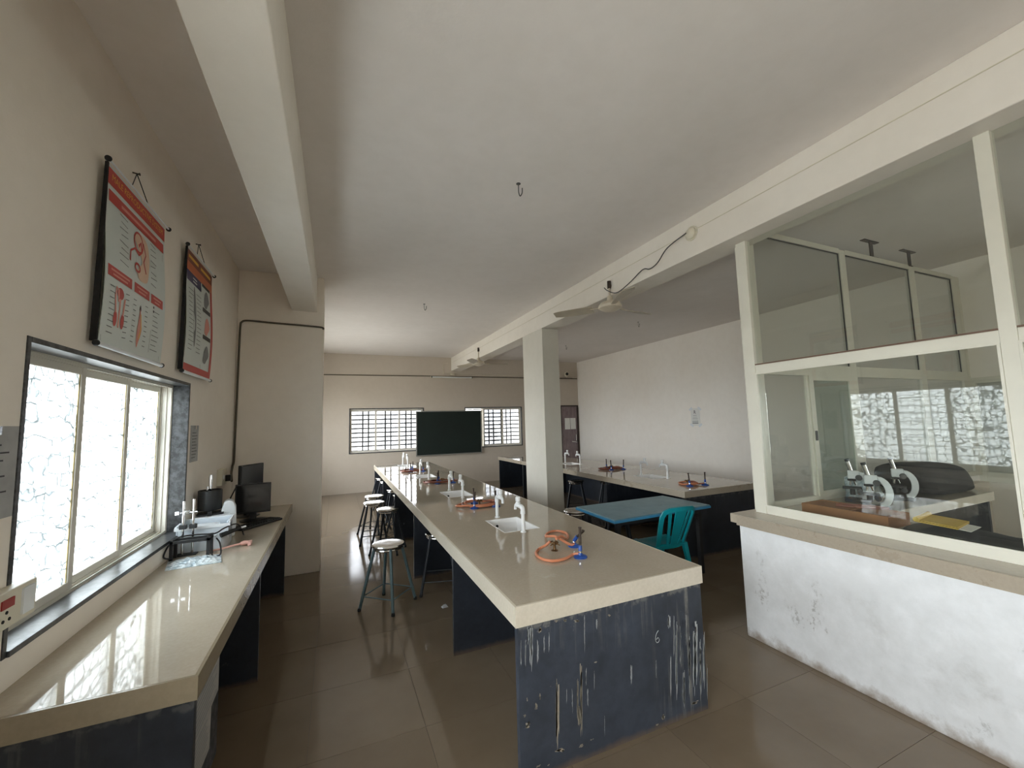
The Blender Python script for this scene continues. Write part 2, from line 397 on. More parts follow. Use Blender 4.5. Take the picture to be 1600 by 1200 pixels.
M['partition_glass'] = glass('partition_glass', (0.93, 0.95, 0.93, 1), False, 0.015)
M['sliding_glass'] = glass('greenish_glass', (0.74, 0.80, 0.77, 1), False, 0.05)
M['dusty_glass'] = glass('dusty_glass', (0.94, 0.945, 0.93, 1), False, 0.06)
M['patterned_glass'] = glass('patterned_glass', (0.80, 0.83, 0.83, 1), True)

# ------------------------------------------------------------------ room shell
XW, XR, YB, YR, ZC = -1.068, 7.287, 11.43, -3.0, 3.596
XP, YP = -0.152, 5.578                       # corner of the pilaster on the left wall
RB0, RB1, RBZ = 3.046, 3.345, 3.209          # beam and column on the right
qx = lambda u, v, w: (w, u, v)               # wall facing x: u=y v=z w=x
qy = lambda u, v, w: (u, w, v)               # wall facing y: u=x v=z w=y
qz = lambda u, v, w: (u, v, w)

fl = struct(MB().box(XW - 0.25, XR + 0.25, YR - 0.25, YB + 0.25, -0.12, -0.004).build('floor', M['grout']), 'beige polished tile floor with thin joints', 'floor')
TS = 0.61; x_first = 1.715 - 5 * TS; y_first = 1.29 - 3 * TS
tile_full = MB().box(0.001, TS - 0.001, 0.001, TS - 0.001, -0.004, 0).mesh('tile', M['tile'])
stuff = MB(); count = 0
for i in range(15):
    for j in range(-4, 21):
        x0, y0 = x_first + i * TS, y_first + j * TS
        x1, y1 = x0 + TS, y0 + TS
        cx0, cx1, cy0, cy1 = max(x0, XW), min(x1, XR), max(y0, YR), min(y1, YB)
        if cx1 - cx0 < 0.03 or cy1 - cy0 < 0.03: continue
        hidden = (cx0 > 3.0 and cy1 < 2.4) or cy1 < 0.1
        if hidden or count >= 298:
            stuff.box(cx0 + 0.001, cx1 - 0.001, cy0 + 0.001, cy1 - 0.001, -0.004, 0); continue
        if cx1 - cx0 > TS - 1e-4 and cy1 - cy0 > TS - 1e-4:
            o = bpy.data.objects.new('tile', tile_full); COL.objects.link(o); o.location = (x0, y0, 0); o.parent = fl
        else:
            MB().box(0.001, cx1 - cx0 - 0.001, 0.001, cy1 - cy0 - 0.001, -0.004, 0).build('tile', M['tile'], fl, loc=(cx0, cy0, 0))
        count += 1
so = stuff.build('tile_field', M['tile'], fl); so['kind'] = 'stuff'

struct(MB().box(XW - 0.25, XR + 0.25, YR - 0.25, YB + 0.25, ZC, ZC + 0.15).build('ceiling', M['ceiling']), 'plain off-white plaster ceiling', 'ceiling')
# openings: left wall (y0,y1,z0,z1); back wall (x0,x1,z0,z1)
W_LEFT = [(2.107, 4.0, 0.93, 2.09), (7.1, 8.8, 0.95, 2.6), (9.0, 10.5, 0.95, 2.6), (-0.95, 1.0, 0.93, 2.4), (-2.85, -1.15, 0.93, 2.4)]  # all but the first are unseen, added for the daylight they let in
W_BACK = [(0.327, 2.259, 0.988, 2.164), (3.432, 5.25, 0.988, 2.164)]
W_REAR = []
W_RIGHT = [(0.6, 2.43, 0.84, 2.11), (-2.2, -0.2, 0.93, 2.2)]  # second opening is unseen, added to brighten the cabin
D_BACK = (6.60, 7.262, 0.0, 2.19)
struct(plate(YR, YB, 0, ZC, XW - 0.25, XW, W_LEFT, qx).build('wall_left', M['wall']), 'left off-white plaster wall with a row of windows', 'wall')
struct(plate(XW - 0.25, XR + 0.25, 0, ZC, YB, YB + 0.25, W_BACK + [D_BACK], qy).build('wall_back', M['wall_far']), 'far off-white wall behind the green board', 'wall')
struct(plate(YR, YB, 0, ZC, XR, XR + 0.25, W_RIGHT, qx).build('wall_right', M['wall_right']), 'long blank off-white wall on the right', 'wall')
struct(plate(XW - 0.25, XR + 0.25, 0, ZC, YR - 0.25, YR, W_REAR, qy).build('wall_rear', M['wall']), 'off-white wall behind the camera', 'wall')
struct(MB().box(XW, XP, YP, YP + 0.45, 0, ZC).build('wall_pilaster', M['wall'], bevel=0.006), 'wide pilaster projecting from the left wall beyond the counter', 'pilaster')
struct(MB().box(-0.508, -0.229, YR, YP, 3.147, ZC).build('ceiling_beam', M['beam'], bevel=0.006), 'ceiling beam running above the left counter to the pilaster', 'beam')
struct(MB().box(RB0, RB1, YR, YB, RBZ, ZC).build('ceiling_beam', M['beam'], bevel=0.006), 'long ceiling beam on the right carrying the two fans', 'beam')
struct(MB().box(RB0, RB1, 5.77, 6.52, 0, RBZ).build('column', M['column'], bevel=0.008), 'free-standing rectangular white column under the right beam', 'column')

# ------------------------------------------------------------------ windows
def portal(name, loc, rot, sx, sy):
    d = bpy.data.lights.new(name, 'AREA'); d.shape = 'RECTANGLE'; d.size = sx; d.size_y = sy; d.cycles.is_portal = True
    o = bpy.data.objects.new(name, d); COL.objects.link(o); o.location = loc; o.rotation_euler = rot; return o
def make_window(name, label, loc, rz, w, h, pane_mat, sashes, recess=0.10, surround=True, depth=0.23, bars=10, pairs=None, bw=0.012):
    # local: x along the wall, y outwards, z up; origin = lower inner corner of the opening
    root = struct(empty(name, loc, rz), label, 'window')
    if surround:
        t = 0.022
        s = MB().box(0, t, -0.004, recess, 0, h).box(w - t, w, -0.004, recess, 0, h).box(t, w - t, -0.004, recess, h - t, h)
        s.build('stone_surround', M['granite'], root, bevel=0.002)
        MB().box(t, w - t, -0.012, recess, 0, t).build('stone_sill', M['granite'], root, bevel=0.002)
    fr = MB(); a = 0.03
    y0, y1 = recess, recess + 0.10
    fr.box(0, a, y0, y1, 0, h).box(w - a, w, y0, y1, 0, h).box(a, w - a, y0, y1, h - a, h).box(a, w - a, y0, y1, 0, a * 0.7)
    for k in range(4):                       # raised tracks
        yy = y0 + 0.004 + k * 0.03
        fr.box(a, a + 0.008, yy, yy + 0.005, a, h - a).box(w - a - 0.008, w - a, yy, yy + 0.005, a, h - a).box(a, w - a, yy, yy + 0.005, a * 0.7, a + 0.006).box(a, w - a, yy, yy + 0.005, h - a - 0.012, h - a)
    fr.build('frame', M['aluminium'], root)
    b = 0.042; z0, z1 = 0.03, h - 0.036
    for (s0, s1, track) in sashes:
        yy = y0 + 0.011 + track * 0.03
        sh = MB().box(s0, s0 + b, yy, yy + 0.022, z0, z1).box(s1 - b, s1, yy, yy + 0.022, z0, z1).box(s0 + b, s1 - b, yy, yy + 0.022, z0, z0 + b).box(s0 + b, s1 - b, yy, yy + 0.022, z1 - b, z1)
        so = sh.build('sash', M['aluminium'], root, bevel=0.003)
        MB().box(s0 + b - 0.006, s1 - b + 0.006, yy + 0.009, yy + 0.013, z0 + b - 0.006, z1 - b + 0.006).build('pane', pane_mat, so)
        g = 0.004
        MB().box(s0 + b, s0 + b + g, yy + 0.006, yy + 0.009, z0 + b, z1 - b).box(s1 - b - g, s1 - b, yy + 0.006, yy + 0.009, z0 + b, z1 - b).build('gasket', M['gasket'], so)
    gb = MB(); yy = depth + 0.02
    for k in range(bars):
        z = h * (k + 0.5) / bars; gb.box(-0.02, w + 0.02, yy, yy + 0.008, z - bw / 2, z + bw / 2)
    for c in (pairs or [w * 0.17, w * 0.5, w * 0.83]):
        for dx in (-0.035 - bw, 0.035 + bw): gb.box(c + dx - bw / 2, c + dx + bw / 2, yy + 0.008, yy + 0.016, -0.02, h + 0.02)
    gb.build('grille', M['grille'], root)
    p = portal('window_daylight', (0, 0, 0), (0, 0, 0), w, h)
    Mx = Matrix.Translation(Vector(loc)) @ Matrix.Rotation(rz, 4, 'Z') @ Matrix.Translation((w / 2, depth + 0.06, h / 2)) @ Matrix.Rotation(R(-90), 4, 'X')
    p.matrix_world = Mx
    return root
three = lambda w: [(0.02, w * 0.355, 0), (w * 0.335, w * 0.67, 1), (w * 0.65, w - 0.02, 2)]
w1 = W_LEFT[0]
make_window('window_1', 'sliding window with three patterned panes in black stone above the left counter', (XW, w1[0], w1[2]), R(90), w1[1] - w1[0], w1[3] - w1[2], M['patterned_glass'], [(0.02, 0.68, 0), (0.635, 1.265, 1), (1.225, 1.875, 2)], bw=0.018)
wb = W_BACK[0]
make_window('window_2', 'barred sliding window left of the green board', (wb[0], YB, wb[2]), 0, wb[1] - wb[0], wb[3] - wb[2], M['hazy_glass'], three(wb[1] - wb[0]), recess=0.05, pairs=[0.42, 1.0, 1.55], bw=0.038)
wb = W_BACK[1]; ww = wb[1] - wb[0]
make_window('window_3', 'barred sliding window right of the green board', (wb[0], YB, wb[2]), 0, ww, wb[3] - wb[2], M['hazy_glass'], [(0.58, 1.22, 0), (1.18, ww - 0.03, 1), (0.55, 1.2, 2)], recess=0.05, pairs=[0.90, 1.47], bw=0.038)
for k, i in ((4, 1), (5, 2), (6, 3), (7, 4)):  # unseen windows, added and sized for their light on the room
    q = W_LEFT[i]
    make_window('window_%d' % k, ['', 'first sliding window hidden behind the pilaster', 'second sliding window hidden behind the pilaster', 'sliding window in the left wall beside the camera', 'sliding window in the left wall behind the camera'][i], (XW, q[0], q[2]), R(90), q[1] - q[0], q[3] - q[2], M['glass'], three(q[1] - q[0]))
q = W_RIGHT[1]
make_window('window_9', 'sliding window in the right wall at the back of the glass cabin', (XR, q[1], q[2]), R(-90), q[1] - q[0], q[3] - q[2], M['glass'], three(q[1] - q[0]))  # window_9 is an added, unseen window, there for its light on the cabin
# closed shuttered window in the cabin's right wall
q = W_RIGHT[0]; w8 = struct(empty('window_8', (XR, q[1], q[2]), R(-90)), 'closed grey window in the right wall inside the glass cabin', 'window')
ww, hh = q[1] - q[0], q[3] - q[2]
MB().box(0, 0.07, -0.02, 0.06, 0, hh).box(ww - 0.07, ww, -0.02, 0.06, 0, hh).box(0.07, ww - 0.07, -0.02, 0.06, hh - 0.07, hh).box(0.07, ww - 0.07, -0.02, 0.06, 0, 0.12).box(ww * 0.5 - 0.03, ww * 0.5 + 0.03, -0.02, 0.06, 0.12, hh - 0.07).build('frame', M['partition_paint'], w8, bevel=0.003)
for a, b in ((0.07, ww * 0.5 - 0.03), (ww * 0.5 + 0.03, ww - 0.07)):
    MB().box(a, b, 0.02, 0.03, 0.12, hh - 0.07).build('shutter_panel', M['panel_board'], w8)
MB().box(0, ww, 0.12, 0.2, 0, hh).build('backing_board', M['panel_board'], w8)

# ------------------------------------------------------------------ door in the far corner
d = struct(empty('door_1', (D_BACK[0], YB, 0)), 'brown laminate door with two notices in the far right corner', 'door')
dw, dh = D_BACK[1] - D_BACK[0], D_BACK[3]
MB().box(0, 0.03, -0.02, 0.12, 0, dh).box(dw - 0.045, dw, -0.02, 0.12, 0, dh).box(0.03, dw - 0.045, -0.02, 0.12, dh - 0.04, dh).build('door_frame', M['door_frame'], d)
leaf = MB().box(0.03, dw - 0.045, 0.01, 0.05, 0.005, dh - 0.04).build('door_leaf', M['door'], d)
for a in (0.16, 0.37):
    MB().box(a, a + 0.19, 0.006, 0.01, 1.42, 1.78).build('notice_sheet', M['paper'], leaf)
MB().box(dw - 0.13, dw - 0.10, -0.02, 0.012, 1.05, 1.25).cyl((dw - 0.115, -0.05, 1.0), (dw - 0.30, -0.05, 1.03), 0.012).cyl((dw - 0.115, -0.05, 1.0), (dw - 0.115, 0.01, 1.0), 0.01).build('door_handle', M['steel'], leaf)

# ------------------------------------------------------------------ lab benches
def bench(name, label, x0, x1, y0, y1, zt, th, panels, holes, front_mat=None, inset=0.012, left_edge=True, right_edge=True, back_edge=True, px0=None, edge='fascia'):
    root = tag(empty(name, (0, 0, 0)), label, 'lab bench')
    f = 0.012
    fx0 = x0 + f if left_edge else x0; fx1 = x1 - f if right_edge else x1; fy1 = y1 - f if back_edge else y1
    plate(fx0, fx1, y0 + f, fy1, zt - 0.03, zt, holes, qz).build('worktop', M['worktop'], root)
    e = zt - 0.0005
    MB().box(x0, x1, y0, y0 + f, zt - th, e).build('edge_strip', M[edge], root)
    if left_edge: MB().box(x0, x0 + f, y0 + f, fy1, zt - th, e).build('edge_strip', M[edge], root)
    if right_edge: MB().box(x1 - f, x1, y0 + f, fy1, zt - th, e).build('edge_strip', M[edge], root)
    if back_edge: MB().box(x0, x1, y1 - f, y1, zt - th, e).build('edge_strip', M[edge], root)
    plate(fx0, fx1, y0 + f, fy1, zt - th + 0.002, zt - 0.03, holes, qz).build('support_slab', M['slate'], root)
    for k, py in enumerate(panels):
        MB().box((x0 if px0 is None else px0) + inset, x1 - inset, py, py + 0.035, 0, zt - th + 0.004).build('leg_panel', front_mat if (k == 0 and front_mat) else M['slate'], root, bevel=0.002, label=('slate end panel streaked with pale drips' if (k == 0 and front_mat) else None))
    return root
BT, BTH = 0.816, 0.10
SINKX = (1.275, 1.60); sinks_main = [3.42, 5.21, 7.22, 9.32]; SH = 0.235
mb_bench = bench('lab_bench', 'long central lab bench with four sinks and a streaked slate end', 0.817, 2.055, 1.922, 9.909, BT, BTH, [1.93, 3.125, 4.807, 6.45, 8.1, 9.86], [(SINKX[0], SINKX[1], y - SH, y + SH) for y in sinks_main], M['slate_front'])
sinks_right = [5.05, 7.42]; SRX = (4.33, 4.66)
rbench = bench('lab_bench', 'right lab bench standing beyond the blue table and column', 3.904, 5.194, 3.836, 10.068, BT, 0.078, [3.87, 5.43, 8.55, 10.0], [(SRX[0], SRX[1], y - SH, y + SH) for y in sinks_right], edge='ledge_edge')  # darker edge stone paints in the dim light on this bench
MB().box(5.02, 5.05, 3.905, 10.0, 0, BT - 0.076).build('centre_panel', M['slate'], rbench)
counter = bench('wall_counter', 'polished beige counter along the left wall under the window', XW, -0.454, 1.94, YP, BT, 0.085, [1.965, 3.42, 4.98], [], None, 0.014, left_edge=False, back_edge=False, px0=XW - 0.012, edge='counter_edge')
counter['category'] = 'counter'
# dried paint drips, plaster splashes and a chalk scrawl on the near end panel (x, z measured on the panel)
DRIPS = [(0.904, 0.717, 0.897, 0.489, 0.013), (0.886, 0.71, 0.883, 0.616, 0.008), (0.872, 0.656, 0.867, 0.522, 0.007), (0.938, 0.641, 0.933, 0.506, 0.008), (0.845, 0.654, 0.842, 0.536, 0.007), (0.974, 0.656, 0.971, 0.558, 0.006), (1.002, 0.658, 0.998, 0.551, 0.005), (1.215, 0.701, 1.205, 0.502, 0.005), (1.291, 0.661, 1.288, 0.606, 0.008), (1.501, 0.39, 1.493, 0.276, 0.01), (1.674, 0.365, 1.666, 0.256, 0.005), (1.784, 0.4, 1.763, 0.137, 0.007), (1.823, 0.578, 1.801, 0.317, 0.008), (1.838, 0.539, 1.801, 0.092, 0.014), (1.871, 0.265, 1.852, 0.043, 0.018), (1.932, 0.465, 1.897, 0.065, 0.01), (1.984, 0.546, 1.942, 0.079, 0.029), (2.017, 0.401, 1.985, 0.058, 0.013), (2.047, 0.441, 2.013, 0.086, 0.013), (1.787, 0.585, 1.78, 0.507, 0.019), (1.915, 0.56, 1.9, 0.383, 0.01), (1.867, 0.515, 1.847, 0.28, 0.008), (2.056, 0.255, 2.034, 0.027, 0.006), (1.212, 0.437, 1.207, 0.344, 0.006), (1.216, 0.333, 1.212, 0.241, 0.006), (1.26, 0.409, 1.255, 0.307, 0.004), (1.313, 0.18, 1.307, 0.072, 0.003), (1.125, 0.358, 1.12, 0.236, 0.004), (1.093, 0.374, 1.089, 0.291, 0.003)]
TAN = [(1.044, 0.44, 1.029, 0.091, 0.018), (1.184, 0.468, 1.166, 0.108, 0.013), (1.159, 0.403, 1.149, 0.197, 0.008), (1.162, 0.27, 1.157, 0.164, 0.01)]
SPLASH = [(1.045, 0.702, 0.014, 0.007), (1.097, 0.694, 0.012, 0.009), (1.164, 0.679, 0.018, 0.01), (1.372, 0.664, 0.015, 0.007), (0.953, 0.676, 0.011, 0.018), (1.043, 0.09, 0.031, 0.012), (1.164, 0.074, 0.014, 0.01), (0.921, 0.06, 0.014, 0.006), (0.974, 0.046, 0.008, 0.004), (1.23, 0.084, 0.012, 0.004), (1.703, 0.056, 0.014, 0.017), (1.655, 0.028, 0.013, 0.006), (0.867, 0.258, 0.017, 0.016), (0.918, 0.331, 0.008, 0.017), (0.939, 0.37, 0.006, 0.018), (0.871, 0.374, 0.004, 0.011), (0.856, 0.305, 0.01, 0.007), (1.272, 0.449, 0.012, 0.005), (1.947, 0.064, 0.033, 0.01)]
def drip_marks(items, name, mat, frays, seed, jit):
    rr = random.Random(seed); mb = MB()
    for x0, z0, x1, z1, w in items:
        for q in range(frays):
            fx = rr.uniform(-0.5, 0.5) * w; ww = w * rr.uniform(0.2, 0.6); a = rr.uniform(0, 0.25); b = rr.uniform(0.7, 1.0)
            n = 9; pts = []
            for k in range(n + 1):
                t = a + (b - a) * k / n
                pts.append((x0 + (x1 - x0) * t + fx + rr.uniform(-jit, jit), z0 + (z1 - z0) * t, ww * rr.uniform(0.35, 1.0) * min(1, 6 * (1 - k / n) + 0.15)))
            vs = []
            for px, pz, pw in pts: vs += [(px - pw / 2, 1.9293, pz), (px + pw / 2, 1.9293, pz)]
            mb.add(vs, [(2 * k, 2 * k + 1, 2 * k + 3, 2 * k + 2) for k in range(n)])
    o = mb.build(name, mat, mb_bench); o['kind'] = 'stuff'; return o
drip_marks(DRIPS, 'pale_drips', M['drip_white'], 6, 5, 0.0010)
drip_marks(TAN, 'plaster_drips', M['drip_tan'], 9, 6, 0.0014)
rr = random.Random(12); mb = MB()
for x, z, rx, rz in SPLASH:
    for q in range(9):
        cx_, cz_ = x + rr.uniform(-0.6, 0.6) * rx, z + rr.uniform(-0.6, 0.6) * rz; n = 9
        mb.add([(cx_ + 0.5 * rx * rr.uniform(0.3, 1) * math.cos(2 * math.pi * k / n), 1.9291, cz_ + 0.5 * rz * rr.uniform(0.3, 1) * math.sin(2 * math.pi * k / n)) for k in range(n)], [tuple(range(n))])
o = mb.build('plaster_splashes', M['drip_tan'], mb_bench); o['kind'] = 'stuff'
c6 = [(x + 0.0, y, z) for x, y, z in smooth_path([(1.70, 1.9285, 0.515), (1.684, 1.9285, 0.50), (1.676, 1.9285, 0.475), (1.682, 1.9285, 0.455), (1.697, 1.9285, 0.454), (1.703, 1.9285, 0.466), (1.694, 1.9285, 0.478), (1.682, 1.9285, 0.470)], 4)]
MB().tube(c6, 0.0018, 5).build('chalk_mark', M['drip_white'], mb_bench)

def sink(cx, cy_, label, w):
    root = tag(empty('sink', (cx, cy_, BT)), label, 'sink', 'ceramic sinks let into the benches')
    a, b, t, dp = w / 2, SH, 0.012, 0.17
    basin = plate(-a, a, -b, b, -0.02, 0.002, [(-a + t, a - t, -b + t, b - t)], qz)
    basin.box(-a, -a + t, -b, b, -dp, -0.02).box(a - t, a, -b, b, -dp, -0.02).box(-a + t, a - t, -b, -b + t, -dp, -0.02).box(-a + t, a - t, b - t, b, -dp, -0.02).box(-a, a, -b, b, -dp - t, -dp)
    basin.build('basin', M['ceramic'], root)
    MB().lathe([(0.022, 0), (0.022, 0.004), (0.012, 0.005)], (0, 0, -dp), 16).build('drain', M['chrome'], root)
    MB().lathe([(0.013, 0), (0.013, 0.002)], (-0.05, b - t - 0.0025, -0.06), 14, 'y').build('overflow_hole', M['hole'], root)
    return root
for k, y in enumerate(sinks_main):
    sink(sum(SINKX) / 2, y, ['white sink nearest the camera in the central bench', 'second white sink along the central bench', 'third white sink along the central bench', 'farthest white sink in the central bench'][k], SINKX[1] - SINKX[0])
for k, y in enumerate(sinks_right):
    sink(sum(SRX) / 2, y, ['near white sink in the right bench', 'far white sink in the right bench beyond the column'][k], SRX[1] - SRX[0])

def make_tap(loc, rz, label, mat):
    root = tag(empty('water_tap', loc, rz), label, 'tap', 'pillar taps on the lab benches')
    MB().cyl((0, 0, 0), (0, 0, 0.165), 0.0155, n=14).lathe([(0.024, 0), (0.024, 0.006), (0.017, 0.008)], n=16).build('riser_pipe', mat, root, True)
    el = smooth_path([(0, 0, 0.155), (0, 0, 0.18), (0, 0.012, 0.194), (0, 0.035, 0.198), (0, 0.07, 0.198)], 4)
    MB().tube(el, 0.019, 12).cyl((0, 0, 0.145), (0, 0, 0.165), 0.021, n=14).build('elbow', mat, root, True)
    body = MB().cyl((0, 0.06, 0.198), (0, 0.125, 0.198), 0.017, n=12).lathe([(0.018, 0), (0.02, 0.012), (0.02, 0.03), (0.014, 0.034)], (0, 0.095, 0.195), 14)
    body.tube(smooth_path([(0, 0.115, 0.198), (0, 0.14, 0.194), (0, 0.15, 0.175), (0, 0.152, 0.155)], 4), 0.0125, 10)
    body.build('tap_body', mat, root, True)
    MB().lathe([(0.012, 0), (0.02, 0.006), (0.021, 0.032), (0.018, 0.04)], (0, 0.095, 0.227), 12).box(-0.006, 0.006, 0.07, 0.12, 0.258, 0.268).build('handle', mat, root, True)
    return root
names_p = ['the nearest sink', 'the second sink', 'the third sink', 'the farthest sink']
for k, y in enumerate(sinks_main):
    make_tap((1.425, y - SH - [0.045, 0.09, 0.15, 0.1][k], BT), 0.0, 'white tap on the near side of %s of the central bench' % names_p[k], M['pvc'])
    make_tap((1.425, y + SH + [0.075, 0.075, 0.15, 0.1][k], BT), R(180), 'white tap on the far side of %s of the central bench' % names_p[k], M['pvc'])
for k, y in enumerate(sinks_right):
    make_tap((4.53, y - SH - 0.06, BT), 0.0, ['slim tap on the near side of the right bench near sink', 'slim tap on the near side of the right bench far sink'][k], M['pvc'])
    make_tap((4.53, y + SH + 0.05, BT), R(180), ['slim tap on the far side of the right bench near sink', 'slim tap on the far side of the right bench far sink'][k], M['pvc'])

# ------------------------------------------------------------------ bunsen burners, hoses, gas turrets
def gas_turret(x, y, label):
    root = tag(empty('gas_turret', (x, y, BT)), label, 'gas tap', 'brass gas turrets on the benches'); root.scale = (0.72, 0.72, 0.72)
    MB().lathe([(0.034, 0), (0.034, 0.006), (0.014, 0.012), (0.012, 0.05), (0.018, 0.056), (0.018, 0.075), (0.008, 0.084)], n=16).build('pedestal', M['brass'], root, True)
    for a in (25, 115, 205, 295):
        c, s = math.cos(R(a)), math.sin(R(a))
        MB().tube([(0.012 * c, 0.012 * s, 0.064), (0.04 * c, 0.04 * s, 0.066), (0.062 * c, 0.062 * s, 0.06)], [0.007, 0.007, 0.005], 8).build('nozzle', M['brass'], root, True)
        MB().box(-0.003, 0.003, -0.016, 0.016, 0, 0.012).build('lever', M['brass'], root, loc=(0.034 * c, 0.034 * s, 0.072), rot=(0, 0, R(a)))
    return root
def burner(x, y, label, hose, lean=(0, 0), hm='rubber', h=0.165, base='blue_enamel'):
    root = tag(empty('bunsen_burner', (x, y, BT)), label, 'burner', 'bunsen burners with rubber hoses')
    MB().lathe([(0.044, 0), (0.045, 0.008), (0.036, 0.014), (0.016, 0.018), (0.013, 0.03)], n=20).build('base', M[base], root, True)
    MB().lathe([(0.0125, 0.03), (0.0125, 0.044)], n=14).build('collar', M['chrome'], root, True)
    lx, ly = lean
    MB().tube([(0, 0, 0.04), (lx * 0.35, ly * 0.35, 0.075)], 0.013, 12).build('air_sleeve', M[base], root, True)
    MB().tube([(lx * 0.3, ly * 0.3, 0.07), (lx * 0.95, ly * 0.95, h * 0.95), (lx, ly, h), (lx * 1.02, ly * 1.02, h + 0.006)], [0.0085, 0.0085, 0.011, 0.011], 12).build('barrel', M['iron'], root, True)
    p = [(q[0] - x, q[1] - y, (q[2] if len(q) > 2 else 0.011)) for q in hose]
    p = [(0.0, 0.0, 0.024)] + p
    MB().tube(smooth_path(p, 5), 0.0095, 8).build('hose', M[hm], root, True)
    return root
gas_turret(1.415, 2.60, 'brass gas turret between the two hose loops nearest the camera')
burner(1.495, 2.395, 'upright blue burner nearest the camera with a big orange hose loop', [(1.46, 2.43, .014), (1.41, 2.405), (1.351, 2.385), (1.285, 2.39), (1.246, 2.445), (1.243, 2.526), (1.27, 2.597), (1.32, 2.65), (1.37, 2.645, .03), (1.392, 2.62, .06)], (0.012, 0.012), h=0.185)
burner(1.585, 2.615, 'blue burner just behind the nearest one with a small orange hose loop', [(1.56, 2.60, .018), (1.528, 2.603, .03), (1.50, 2.66, .05), (1.49, 2.73, .055), (1.478, 2.80, .04), (1.51, 2.91, .014), (1.587, 2.995), (1.662, 3.0), (1.692, 2.919), (1.657, 2.822), (1.596, 2.746, .02), (1.52, 2.69, .06), (1.45, 2.635, .066)], (0.03, -0.075), h=0.12)
def coil(cx, cy_, rx, ry, turns, a0, seed):
    r = random.Random(seed); pts = []
    for i in range(int(turns * 9)):
        a = a0 + i / 9 * 2 * math.pi; k = 1 + r.uniform(-0.12, 0.12)
        pts.append((cx + rx * k * math.cos(a), cy_ + ry * k * math.sin(a), 0.012 + 0.012 * (i // 9) + r.uniform(0, 0.012)))
    return pts
def cluster(cx, cy_, words, seed, n, hm, rx=0.2, ry=0.14):
    r = random.Random(seed)
    gas_turret(cx, cy_, 'brass gas turret %s' % words)
    spots = [(-0.10, -0.13), (0.13, -0.17), (-0.02, 0.12), (0.18, 0.06)]
    sizes = ['leftmost', 'rightmost', 'rear', 'outermost']
    for k in range(n):
        dx, dy = spots[k]
        ox, oy = r.uniform(-0.04, 0.04), r.uniform(-0.04, 0.04)
        burner(cx + dx, cy_ + dy, '%s blue burner of the coiled hoses %s' % (sizes[k], words), coil(cx + ox, cy_ + oy, rx * (1 - 0.16 * k), ry * (1 - 0.1 * k), 1.4, math.atan2(dy, dx), seed + k), (r.uniform(-.01, .01), r.uniform(-.01, .01)), hm if k % 2 == 0 else 'rubber_dark')
cluster(1.46, 4.36, 'between the nearest and second sinks', 11, 3, 'rubber', 0.235, 0.15)
cluster(1.52, 6.33, 'between the second and third sinks', 21, 3, 'rubber_dark', 0.25, 0.17)
cluster(1.42, 8.12, 'between the third and farthest sinks', 31, 3, 'rubber_dark', 0.25, 0.17)
cluster(4.36, 4.22, 'near the front end of the right bench', 41, 2, 'rubber', 0.11, 0.12)
cluster(4.60, 6.2, 'midway along the right bench', 51, 3, 'rubber_dark', 0.21, 0.14)

# ------------------------------------------------------------------ stools
def make_stool(legm):
    root = empty('lab_stool')
    MB().lathe([(0.02, 0.556), (0.135, 0.552), (0.150, 0.556), (0.155, 0.566), (0.150, 0.576), (0.12, 0.58), (0.03, 0.578)], n=36).build('seat', M['steel'], root, True)
    ring = [(0.128 * math.cos(R(a)), 0.128 * math.sin(R(a)), 0.535) for a in range(0, 360, 15)]
    MB().tube(ring, 0.011, 8, closed=True).build('seat_ring', M['chrome'], root, True)
    feet = []
    for a in (0, 90, 180, 270):
        c, s = math.cos(R(a)), math.sin(R(a))
        MB().tube([(0.125 * c, 0.125 * s, 0.552), (0.14 * c, 0.14 * s, 0.49), (0.258 * c, 0.258 * s, 0.014)], 0.0145, 10).build('leg', legm, root, True)
        MB().lathe([(0.017, 0), (0.018, 0.012), (0.014, 0.03)], (0.26 * c, 0.26 * s, 0.0), 10).build('foot', M['black_plastic'], root, True)
        k = (0.49 - 0.125) / (0.49 - 0.014); rr = 0.14 + (0.258 - 0.14) * k; feet.append((rr * c, rr * s, 0.125))
    for i in range(4): MB().cyl(feet[i], feet[(i + 1) % 4], 0.006, n=8).build('rung', legm, root, True)
    return root
st0 = make_stool(M['teal_leg']); st1 = make_stool(M['dark_leg'])
stool_spots = [(st0, 0.485, 4.25, 3, 'grey-legged steel stool nearest the camera, standing alone in the aisle'),
    (st1, 0.68, 5.98, 20, 'dark stool in the aisle closest to the central bench edge'),
    (st1, 0.545, 6.57, 40, 'dark stool in the aisle, middle of the three grouped by the bench'),
    (st1, 0.60, 7.15, 10, 'dark stool in the aisle, farthest of the three grouped by the bench'),
    (st1, 1.03, 4.42, 30, 'dark stool pushed under the central bench nearest the camera'),
    (st1, 1.03, 7.05, 15, 'dark stool pushed under the central bench beside the aisle stools'),
    (st1, 1.0, 7.68, 45, 'dark stool pushed under the central bench just past the aisle stools'),
    (st1, 0.99, 8.92, 0, 'dark stool under the far part of the central bench'),
    (st1, 0.96, 9.5, 0, 'dark stool under the farthest end of the central bench'),
    (st1, 2.83, 4.60, 25, 'steel stool between the central bench and the blue table'),
    (st1, 4.18, 6.75, 10, 'dark stool half under the right bench just right of the column'),
    (st1, 4.66, 6.40, 0, 'dark stool deeper under the right bench behind another stool'),
    (st1, 3.35, 4.45, 15, 'steel stool standing behind the blue table')]
used = set()
for proto, x, y, rz, lab in stool_spots:
    o = proto if proto.name not in used else copy_tree(proto)
    used.add(proto.name); o.location = (x, y, 0); o.rotation_euler = (0, 0, R(rz)); tag(o, lab, 'stool', 'round steel lab stools')

